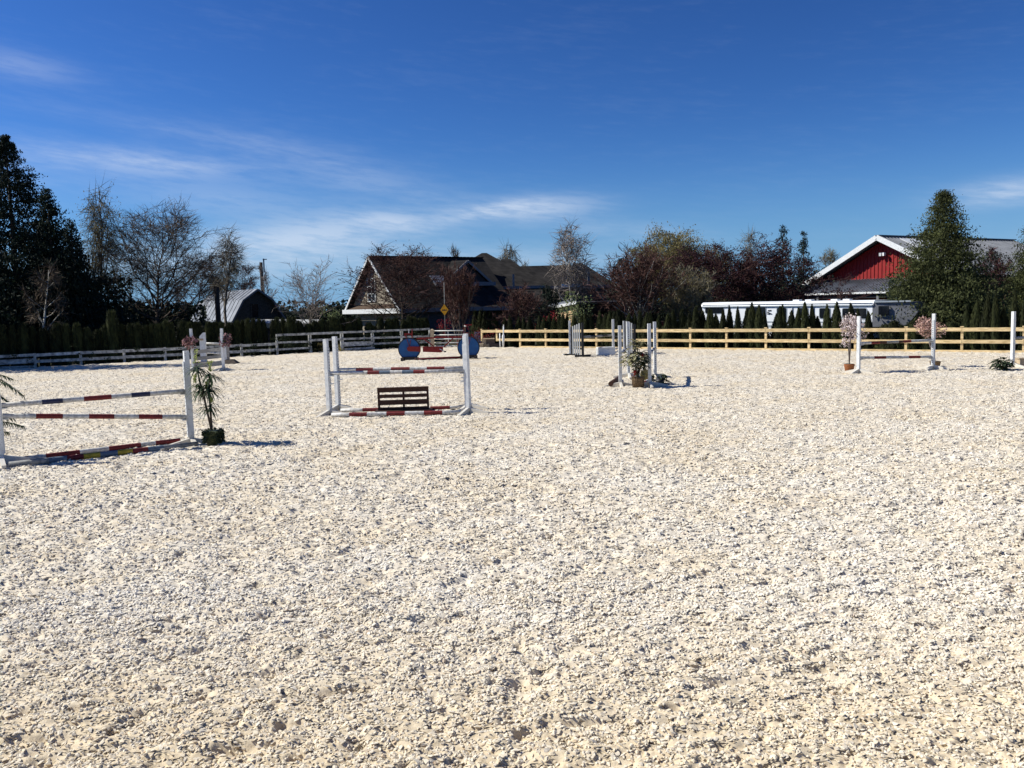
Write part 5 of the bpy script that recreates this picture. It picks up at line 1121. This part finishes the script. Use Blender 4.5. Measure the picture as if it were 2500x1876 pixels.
# J5 bicycle jump
bw = 43.3; SC = bw/FOC
bk = thing('bicycle_jump', 'bicycle-shaped jump filler with two big blue disc wheels and red frame', 'jump filler', gp(1072, 879))
def b4(x, y, o_=0): P = up(940+x/8.508, 790+y/8.508, bw+o_); return P
def b4s(x, y, o_=0):   # depth grows a little towards the right
    dloc = bw+(x-505)/1230*.25; P = up(940+x/8.508, 790+y/8.508, dloc+o_); return P
def disc(cx_, cy_, rr__, name, mm, y0, y1, par, n=36):
    c = b4s(cx_, cy_); r_ = rr__/8.508*c.y/FOC; poly = [c+V((r_*math.cos(2*math.pi*k/n), y0, r_*math.sin(2*math.pi*k/n))) for k in range(n)]
    m_ = MB(); m_.prism(poly, (0, y1-y0, 0)); return m_.build(name, mm, par), c, r_
for cx_, cy_ in ((505, 530), (1735, 497)):
    wh, c, r_ = disc(cx_, cy_, 232, 'wheel', m_black, -.05, .12, bk)
    w2, c, r2 = disc(cx_, cy_, 213, 'disc_panel', m_bluedisc, -.075, -.052, wh)
    m_ = MB(); m_.box(c+V((0, .13, 0)), (.05, .02, r_*1.6)); m_.build('backing_brace', m_white, wh)
    for sx_ in (-1, 1):
        p = c+V((sx_*r_*.62, 0, 0)); m_ = MB(); m_.box((p.x, p.y, .06), (.16, .55, .16)); m_.build('stand_foot', m_dkwood, wh)
    m_ = MB(); m_.box((c.x, c.y-.12, .10), (r_*1.1, .05, .16)); m_.build('base_strip', m_black, wh)
    for (xa, ya) in (((455-505), (330-530)), ((540-505), (335-530))) if cx_ < 1000 else (((1775-1735), -215),):
        a = b4s(cx_+xa, cy_+ya, -.09); e2 = b4s(cx_+(0 if cx_ < 1000 else 5), cy_-45, -.09); m_ = MB(); m_.bar(a, e2, .02, .03, upv=(0, 1, 0)); m_.build('spoke', m_redp, wh)
def bpart(name, pts, th=.05, mm=m_redp, o_=-.1):
    m_ = MB(); m_.prism([b4s(x, y, o_) for x, y in pts][::-1], (0, th, 0)); return m_.build(name, mm, bk)
import math as _m
bpart('chain_guard', [(505-50*_m.cos(t), 530-50*_m.sin(t)) for t in np.linspace(-1.57, 1.57, 9)][::1]+[(740, 482), (740, 588)], .04, o_=-.2)
bpart('chain_guard', [(785, 482), (1205, 478), (1208, 560), (1190, 592), (1150, 606), (785, 592)], .04, o_=-.2)
bpart('top_tube', [(640, 318), (680, 296), (1040, 287), (1040, 315), (670, 335)])
bpart('top_tube', [(1042, 270), (1560, 268), (1640, 258), (1700, 268), (1640, 300), (1042, 305)])
bpart('frame_tube', [(775, 318), (810, 318), (1025, 470), (985, 470)]); bpart('frame_tube', [(1400, 300), (1435, 300), (1240, 492), (1205, 492)])
bpart('carrier', [(400, 205), (575, 205), (575, 268), (540, 268), (540, 232), (440, 232), (440, 268), (400, 268)]); bpart('carrier_leg', [(418, 232), (440, 232), (450, 305), (430, 305)]); bpart('carrier_leg', [(550, 120), (572, 120), (572, 305), (550, 305)])
bpart('carrier_post', [(485, 125), (500, 125), (500, 205), (485, 205)], mm=m_white)
bpart('handlebar', [(1622, 90), (1632, 90), (1640, 270), (1625, 270)]); bpart('fork', [(1690, 300), (1705, 300), (1690, 330), (1640, 300)])
m_ = MB(); a = b4s(1130, 530, -.2); c = b4s(1245, 587, -.2); m_.tube([a, c], .022, 6); m_.build('crank', m_metal, bk)
m_ = MB(); m_.box(c, (.12, .08, .06)); m_.build('pedal', m_black, bk)
a = b4s(620, 757, -.25); c = b4s(1640, 722, -.25); o = pole('dark red ground pole between the blue bicycle wheels', V((a.x, a.y, .06)), V((c.x, c.y+.3, .06)), [(1, 'r')], r=.06)
# J6 plank jump with flower bunches
g6 = lambda x, y: (420+x/11.06, 790+y/11.06)
fl6 = gp(472, 905.5); fr6 = gp(546.6, 904.5); t6 = [fl6, fr6]; d6 = (fr6-fl6).normalized()
sL6 = standard(fl6, ang(fl6, fr6), 'white standard of the plank jump, behind the dracaena and holding the left flower bunch')
sR6 = standard(fr6, ang(fl6, fr6)+math.pi, 'white standard at the right end of the three grey planks')
for i, (yl0, yl1, yr0, yr1) in enumerate(((735, 830, 645, 745), (905, 1010, 850, 930), (1085, 1210, 1010, 1135))):
    zl0, zl1 = zat(*g6(620, yl0), fl6), zat(*g6(620, yl1), fl6); zr0, zr1 = zat(*g6(1370, yr0), fr6), zat(*g6(1370, yr1), fr6)
    nv = V((d6.y, -d6.x, 0)); m_ = MB(); a = fl6+d6*.07; c = fr6-d6*.07
    m_.hexa([a+V((0, 0, zl1)), c+V((0, 0, zr1)), c-nv*.03+V((0, 0, zr1)), a-nv*.03+V((0, 0, zl1)), a+V((0, 0, zl0)), c+V((0, 0, zr0)), c-nv*.03+V((0, 0, zr0)), a-nv*.03+V((0, 0, zl0))])
    tag(m_.build('jump_plank', m_greywood, None, origin=a), ['top grey weathered plank of the plank jump', 'middle grey weathered plank of the plank jump', 'lowest grey weathered plank of the plank jump'][i], 'plank', 'grey planks of the plank jump')
bl6 = gp(495, 888); t = thing('jump_wing_post', 'broad white slant-topped post behind the plank jump', 'jump standard', bl6)
zt0, zt1 = zat(*g6(745, 355), bl6), zat(*g6(840, 250), bl6); xa = up(*g6(748, 600), bl6.y).x; xb_ = up(*g6(905, 600), bl6.y).x; xm = up(*g6(850, 600), bl6.y).x
m_ = MB(); m_.prism([V((xa, bl6.y, 0)), V((xm, bl6.y, 0)), V((xm, bl6.y, zt1)), V((xa, bl6.y, zt0))][::-1], (0, .06, 0)); m_.build('board', m_white, t)
m_ = MB(); m_.box(((xm+xb_)/2+.004, bl6.y+.05, zt1/2), (xb_-xm, .12, zt1)); m_.build('post', m_white, t)
m_ = MB(); m_.box(((xa+xm)/2-.05, bl6.y-.03, zat(*g6(800, 435), bl6)), (xm-xa+.12, .05, .1)); m_.build('band', m_tan, t)
m_ = MB(); m_.box(((xa+xb_)/2, bl6.y, .05), (1.0, .5, .1)); m_.build('base', m_dkwood, t)
br6 = gp(553, 888); t = thing('jump_wing_post', 'white post on a dark wooden base right of the plank jump', 'jump standard', br6)
zt1 = zat(*g6(1450, 300), br6); xa = up(*g6(1405, 700), br6.y).x; xm = up(*g6(1475, 700), br6.y).x; xb_ = up(*g6(1525, 700), br6.y).x
m_ = MB(); m_.box(((xa+xm)/2, br6.y, zt1/2), (xm-xa, .14, zt1)); m_.build('post', m_white, t)
m_ = MB(); m_.box(((xb_+xm)/2+.003, br6.y+.03, zt1/2), (xb_-xm, .16, zt1)); m_.build('shaded_side', m_greywood, t)  # grey strip in place of the white post's shaded right side
m_ = MB(); P_ = br6+V((.2, 0, 0)); m_.hexa([P_+V(v_) for v_ in ((-.35, -.3, 0), (.45, -.3, 0), (.45, .3, 0), (-.35, .3, 0), (-.2, -.12, .22), (.2, -.12, .22), (.2, .12, .22), (-.2, .12, .22))]); m_.build('base', m_dkwood, t)
A = up(*g6(890, 540), 45.6); B = up(*g6(1400, 548), 45.6); pole('plain white top pole behind the grey planks', A, B, [(1, 'w')], r=.055)
A = up(*g6(900, 780), 45.4); B = up(*g6(1400, 835), 45.0); pole('slanting white pole behind the grey planks', A, B, [(1, 'w')], r=.055)
A = gp(488, 893); B = gp(548, 886); pole('white ground pole behind the plank jump', A+V((0, 0, .07)), B+V((0, 0, .07)), [(.4, 'w'), (.6, 'g'), (1, 'w')], r=.07)
def flower_ball(name, label, cat, c, r, m, seed, n=420, ls=.10, grp=None, par=None, part='blossoms', leafm=None, squash=(1, 1, 1)):
    rs = np.random.default_rng(seed); d = rs.normal(size=(n, 3)); d /= np.linalg.norm(d, axis=1)[:, None]; rad = r*(.45+.6*rs.random(n)**.6)
    k = 9; C = rs.normal(size=(k, 3))*r*.33; P = C[rs.integers(0, k, n)]+d*(rad*.72)[:, None]; P = P*np.array(squash)
    o = par or thing(name, label, cat, c, grp); off = c-wl(o)
    v, f, qd = cards(P+np.array(off), np.full(n, ls), rs, aspect=.75); link_mesh(part, np_mesh(part, v, f, qd, mats=[m]), o)
    n2_ = n//2; P = C[rs.integers(0, k, n2_)]+rs.normal(size=(n2_, 3))*r*.33; v, f, qd = cards(P+np.array(off), np.full(n2_, ls*.8), rs, aspect=.5); link_mesh('leaves', np_mesh('leaves', v, f, qd, mats=[leafm or m_dkleaf]), o)
    return o
flower_ball('flower_bunch', 'mauve flower bunch on the left standard of the plank jump', 'flowers', up(464, 835, fl6.y-.15), .34, m_mauve, 61, n=260, ls=.13, grp='mauve flower bunches', squash=(1.1, .8, .85))
flower_ball('flower_bunch', 'mauve flower bunch on the right standard of the plank jump', 'flowers', up(549, 832.5, fr6.y+.15), .31, m_mauve, 62, n=260, ls=.13, grp='mauve flower bunches', squash=(1.1, .8, .9))
# J7 right jump
L7, R7 = gp(2095.5, 911.5), gp(2277.5, 902)
jump(L7, R7, 'white standard between the blossom tree and the poles, left end of the right-hand jump', 'white standard at the right end of the right-hand jump',
     [('top red and grey banded pole of the right-hand jump', (888-0)*0+zat(2101, 838.5, L7), zat(2272, 831.5, R7), fr(205, 800, [(288, 'w'), (362, 'r'), (420, 's'), (520, 'g'), (560, 's'), (625, 'r'), (720, 'w'), (800, 'w')])),
      ('lower pole of the right-hand jump with two dark red bands', zat(2101, 874, L7), zat(2272, 871.5, R7), fr(205, 800, [(315, 'w'), (415, 'r'), (605, 'w'), (705, 'r'), (800, 'w')]))], foot=.5)
def potted_blossom(P, wpx_c, c, r, label, m, seed, potm, pot_r, pot_h, ls=.07, n=700):
    t = thing('potted_blossom_tree', label, 'potted tree', P, 'artificial blossom trees in baskets')
    m_ = MB(); n_ = 16; m_.tube([P+V((0, 0, 0)), P+V((0, 0, pot_h*.9)), P+V((0, 0, pot_h))], [pot_r*.78, pot_r, pot_r*1.06], n_, sm=True); m_.build('basket', potm, t)
    m_ = MB(); m_.tube([P+V((0, 0, pot_h-.01)), P+V((0, 0, pot_h+.012))], [pot_r*.9, pot_r*.85], n_); m_.build('soil', m_soil, t)
    base = P+V((0, 0, pot_h)); m_ = MB(); rs = random.Random(seed)
    for k in range(4):
        mid = base.lerp(c, .42)+V((rs.uniform(-.04, .04)+(k-1.5)*.03, 0, 0)); e3 = c+V((rs.uniform(-.3, .3)*r, rs.uniform(-.3, .3)*r, rs.uniform(-.2, .6)*r)); m_.tube([base, mid, c-V((0, 0, r*.6)), e3], [.02, .016, .014, .006], 5)
    for k in range(16):
        a_ = c-V((0, 0, r*.4)); e3 = c+V((rs.uniform(-1, 1)*r*.85, rs.uniform(-1, 1)*r*.7, rs.uniform(-.7, .9)*r)); m_.tube([a_, a_.lerp(e3, .5)+V((0, 0, .04)), e3], [.008, .006, .003], 4)
    m_.build('trunk', m_twigl, t)
    flower_ball('', '', '', c, r, m, seed, n=n, ls=ls, par=t, leafm=m_twig)
    return t
P = gp(2076, 910)+V((0, .1, 0)); potted_blossom(P, 0, up(2077, 803, P.y), .42, 'pale pink blossom tree in an orange basket left of the right-hand jump', m_petal, 63, m_terra, .175, .29, n=900, ls=.062)
flower_ball('', '', '', up(2062, 836, P.y), .16, m_petal, 64, n=90, ls=.06, par=[o for o in COL.objects if o.name.startswith('potted_blossom_tree')][-1], part='blossoms', leafm=m_dkleaf)
P = gp(2283, 896); potted_blossom(P, 0, up(2263.5, 800, P.y), .41, 'salmon pink blossom tree behind the right standard of the right-hand jump', m_petalp, 65, m_basket, .19, .20, n=1100, ls=.062)
# J8 far right
P8 = gp(2471, 897); o = standard(P8, .3, 'white standard near the right edge behind the green leafy plant'); 
A = P8+V((.10, 0, zat(2473, 825.5, P8))); B = A+V((3.3, -.4, 0)); pole('grey banded pole running out of the right edge', A, B, [(.25, 'g'), (.4, 'k'), (.6, 'g'), (1, 'w')], r=.05)
def big_leaf_plant(P, w, h, n, m, seed, label, name='leafy_plant', par=None, z0=0, ll=.22):
    rs = random.Random(seed); t = par or thing(name, label, 'plant', P)
    m_ = MB()
    for k in range(n):
        a = rs.random()*6.283; rr_ = w*rs.random()**.6; zc = z0+h*(.15+.85*rs.random())*(1-.35*rr_/w); c = P+V((math.cos(a)*rr_*.6, math.sin(a)*rr_*.6, zc))
        a2 = a+rs.uniform(-.7, .7); dv = V((math.cos(a2), math.sin(a2), rs.uniform(-.35, .5))).normalized(); sv = dv.cross(V((0, 0, 1))).normalized(); L_ = ll*rs.uniform(.7, 1.2); W_ = L_*rs.uniform(.2, .30)
        p0, p1, p2, p3 = c, c+dv*L_*.35+V((0, 0, .02)), c+dv*L_*.7+V((0, 0, .0)), c+dv*L_-V((0, 0, L_*.22)); dz = V((0, 0, .018))
        m_.add([p0, p1+sv*W_+dz, p1, p1-sv*W_+dz, p2+sv*W_*.8+dz, p2, p2-sv*W_*.8+dz, p3], [(0, 2, 1), (0, 3, 2), (1, 2, 5, 4), (2, 3, 6, 5), (4, 5, 7), (5, 6, 7)], 0)
    m_.build('foliage', m, t); return t
P = gp(2449, 903); t = big_leaf_plant(P, .42, .42, 110, m_dkleaf, 5, 'low deep green leafy plant near the right edge', ll=.24)
m_ = MB(); m_.tube([P, P+V((0, 0, .14))], [.12, .15], 12); m_.build('pot', m_potg, t)
P = gp(2498, 897); t = thing('jump_block', 'tan block cut by the right edge behind the green plant', 'box', P); m_ = MB(); m_.box((P.x+.35, P.y+.3, .14), (.75, .4, .28)); m_.build('body', m_tan, t); m_ = MB(); m_.box((P.x+.35, P.y+.3, .295), (.8, .44, .025)); m_.build('lid', m_tan, t)
# plants at J3
P = gp(1558, 946); t = thing('potted_plant', 'bushy cream-and-green potted plant with red flower before the end-on jump', 'potted plant', P)
m_ = MB(); m_.tube([P, P+V((0, 0, .27)), P+V((0, 0, .33))], [.175, .20, .195], 18); m_.build('basket', m_basket, t)
m_ = MB()
for k in range(20):
    a = k/20*6.283; m_.bar(P+V((math.cos(a)*.18, math.sin(a)*.18, .01)), P+V((math.cos(a)*.205, math.sin(a)*.205, .34)), .008, .010)
m_.build('basket_staves', m_basket, t)
rs_ = random.Random(8)
m_ = MB()
for k in range(7):
    a = rs_.random()*6.28; e3 = P+V((math.cos(a)*.25, math.sin(a)*.2, rs_.uniform(.7, 1.3))); m_.tube([P+V((0, 0, .28)), P+V((math.cos(a)*.08, math.sin(a)*.08, .6)), e3], [.018, .014, .008], 5)
m_.build('stems', m_brown, t)
big_leaf_plant(P+V((-.10, 0, 0)), .52, .55, 120, m_varleaf, 9, '', par=t, z0=.62, ll=.24)
big_leaf_plant(P+V((.10, 0, 0)), .36, .62, 80, m_dkleaf, 10, '', par=t, z0=.55, ll=.20)
big_leaf_plant(P+V((.05, 0, 0)), .25, .35, 45, m_varleaf, 11, '', par=t, z0=.32, ll=.16)
big_leaf_plant(P+V((.09, 0, 0)), .10, .22, 9, m_varleaf, 12, '', par=t, z0=1.35, ll=.2)
big_leaf_plant(P+V((-.12, 0, 0)), .18, .3, 30, m_varleaf, 14, '', par=t, z0=1.15, ll=.2)
m_ = MB(); rs_ = random.Random(4)
for c_, cnt in ((up(1548.5, 912, P.y-.15), 26), (up(1567.5, 868, P.y-.1), 16)):
    for k in range(cnt):
        c = c_+V((rs_.gauss(0, .035), rs_.gauss(0, .03), rs_.gauss(0, .05))); dv = V((rs_.gauss(0, 1), rs_.gauss(0, 1), rs_.gauss(0, 1))).normalized()*.05; sv = dv.cross(V((.3, .2, 1))).normalized()*.03
        m_.add([c-dv, c+sv, c+dv, c-sv], [(0, 1, 2, 3)])
m_.build('flowers', m_redfl, t)
P = gp(1611, 938); t = big_leaf_plant(P, .34, .34, 60, m_dkleaf, 13, 'dark low plant lying right of the end-on jump', name='dark_plant', ll=.2)
m_ = MB(); m_.tube([P+V((-.15, -.1, .08)), P+V((.1, -.16, .10))], [.09, .11], 12); m_.build('pot', m_black, t)
P = gp(1574, 927); t = thing('tan_sack', 'small olive sack behind the basket plant', 'sack', P); m_ = MB(); m_.hexa([P+V(v_) for v_ in ((-.16, -.08, 0), (.16, -.08, 0), (.16, .08, 0), (-.16, .08, 0), (-.14, -.05, .30), (.15, -.06, .36), (.14, .05, .34), (-.13, .05, .27))]); m_.build('body', m_olive, t)
m_ = MB(); m_.box(P+V((0, 0, .37)), (.1, .06, .05)); m_.build('neck', m_olive, t)
# dracaena beside J1
P = gp(522, 1087); dr = thing('potted_dracaena', 'tall dracaena with yellow-green tips in a dark green pot right of the left jump', 'potted plant', P)
m_ = MB(); m_.tube([P, P+V((0, 0, .27)), P+V((0, 0, .30))], [.13, .175, .18], 16); m_.build('pot', m_potg, dr)
rs = np.random.default_rng(31); n = 420; a = rs.random(n)*6.283; r_ = .16+.06*rs.random(n); zz = .06+.26*rs.random(n); Pp = np.stack([np.cos(a)*r_, np.sin(a)*r_, zz], -1)
k = rs.random(n) < .35+.65*(np.abs(np.cos(a))); Pp = Pp[k | (zz > .27)]
v, f, qd = cards(Pp, np.full(len(Pp), .06), rs, aspect=.85); link_mesh('pot_ivy', np_mesh('pot_ivy', v, f, qd, mats=[m_dkleaf]), dr)
def dz(x, y, o_=0): return up(430+x/6.147, 840+y/6.147, P.y+o_)
m_ = MB(); m_.tube([dz(530, 1290), dz(430, 850), dz(365, 600), dz(300, 320)], [.024, .02, .018, .012], 7); m_.build('stem', m_dkwood, dr)
m_ = MB(); m_.tube([dz(535, 1290, .03), dz(510, 900, .03), dz(490, 650, .03), dz(510, 440, .02)], [.024, .02, .018, .012], 7); m_.build('stem', m_dkwood, dr)
def strap_leaf(m_, c, a, L_, w_, el_, droop_, mi=0):
    pts = []; d = V((math.cos(a)*math.cos(el_), math.sin(a)*math.cos(el_), math.sin(el_))); p = V(c); nseg = 5; sv = V((-math.sin(a), math.cos(a), 0))
    for i in range(nseg+1):
        f_ = i/nseg; ww_ = w_*(1-f_**1.6)+.001; pts.append((p-sv*ww_, p+sv*ww_)); d = (d+V((0, 0, -droop_))).normalized(); p = p+d*L_/nseg
    m_.add([x_ for pr_ in pts for x_ in pr_], [(2*i, 2*i+1, 2*i+3, 2*i+2) for i in range(nseg)], mi)
rs_ = random.Random(21)
for (x, y, ll_, n_l) in ((320, 370, .30, 26), (505, 480, .30, 26), (345, 630, .24, 20), (390, 700, .33, 26), (500, 700, .30, 26), (480, 640, .2, 14), (515, 950, .27, 20), (440, 950, .2, 12)):
    c = dz(x, y); m_ = MB()
    for k in range(int(n_l*1.5)): strap_leaf(m_, c+V((0, 0, rs_.uniform(-.08, .05))), rs_.random()*6.283, ll_*rs_.uniform(.9, 1.6), .018, rs_.uniform(.0, .9), rs_.uniform(.22, .42))
    m_.build('leaf_rosette', m_frond, dr)
for (x, y, h_, w_) in ((295, 200, .26, .045), (508, 350, .20, .05), (285, 540, .16, .04), (465, 640, .14, .035), (530, 860, .08, .025)):
    m_ = MB()
    for k in range(34):
        c = dz(x, y)+V((rs_.gauss(0, w_*.45), rs_.gauss(0, w_*.45), rs_.uniform(-h_/2, h_/2))); strap_leaf(m_, c, rs_.random()*6.283, .07, .012, 1.1, .08)
    m_.build('new_growth', m_tuft, dr)
# palm at the left edge
P = gp(-62, 1128); pm_ = thing('potted_palm', 'arching feather palm reaching in from the left edge', 'potted plant', P)
m_ = MB(); m_.tube([P, P+V((0, 0, .3))], [.14, .19], 14); m_.build('pot', m_potg, pm_)
m_ = MB(); m_.tube([P+V((0, 0, .28)), P+V((.02, 0, .9)), P+V((.0, 0, 1.45))], [.035, .03, .02], 7); m_.build('trunk', m_dkwood, pm_)
def frond(base, tipv, sag, name, nlf=26, lf=.17):
    m_ = MB(); base = V(base); tipv = V(tipv); prev = base; pts = []
    for i in range(11):
        f_ = i/10; p = base.lerp(tipv, f_)+V((0, 0, sag*math.sin(math.pi*f_**.9)-0*f_)); pts.append(p)
    m_.tube(pts, [.009-.0006*i for i in range(11)], 5)
    for k in range(nlf):
        f_ = .22+.78*k/nlf; i = min(9, int(f_*10)); p = pts[i].lerp(pts[i+1], f_*10-i); dirr = (pts[i+1]-pts[i]).normalized()
        for s in (-1, 1):
            sv = dirr.cross(V((0, 0, 1))).normalized()*s; a_ = math.atan2(sv.y*.5+dirr.y*.9, sv.x*.5+dirr.x*.9)
            strap_leaf(m_, p, a_+rs_.uniform(-.15, .15), lf*rs_.uniform(.8, 1.15)*(1-.35*abs(f_-.5)), .011, rs_.uniform(-.2, .2), .34)
    m_.build(name, m_frond, pm_)
top = P+V((0, 0, 1.42)); yv = P.y
frond(up(-62, 940, yv), up(60, 968, yv-.15), .18, 'frond'); frond(up(-62, 930, yv), up(28, 925, yv+.1), .12, 'frond'); frond(up(-62, 950, yv), up(25, 985, yv), .10, 'frond')
frond(up(-62, 1050, yv), up(60, 1042, yv-.1), .13, 'frond'); frond(up(-62, 1040, yv), up(34, 1022, yv+.1), .10, 'frond'); frond(up(-62, 1060, yv), up(22, 1056, yv), .06, 'frond')
for a_ in (1.6, 2.6, 3.6, 4.6, .9, 5.4): frond(top, top+V((math.cos(a_)*.75, math.sin(a_)*.75, -.05)), .22, 'frond')
bpy.context.view_layer.update()
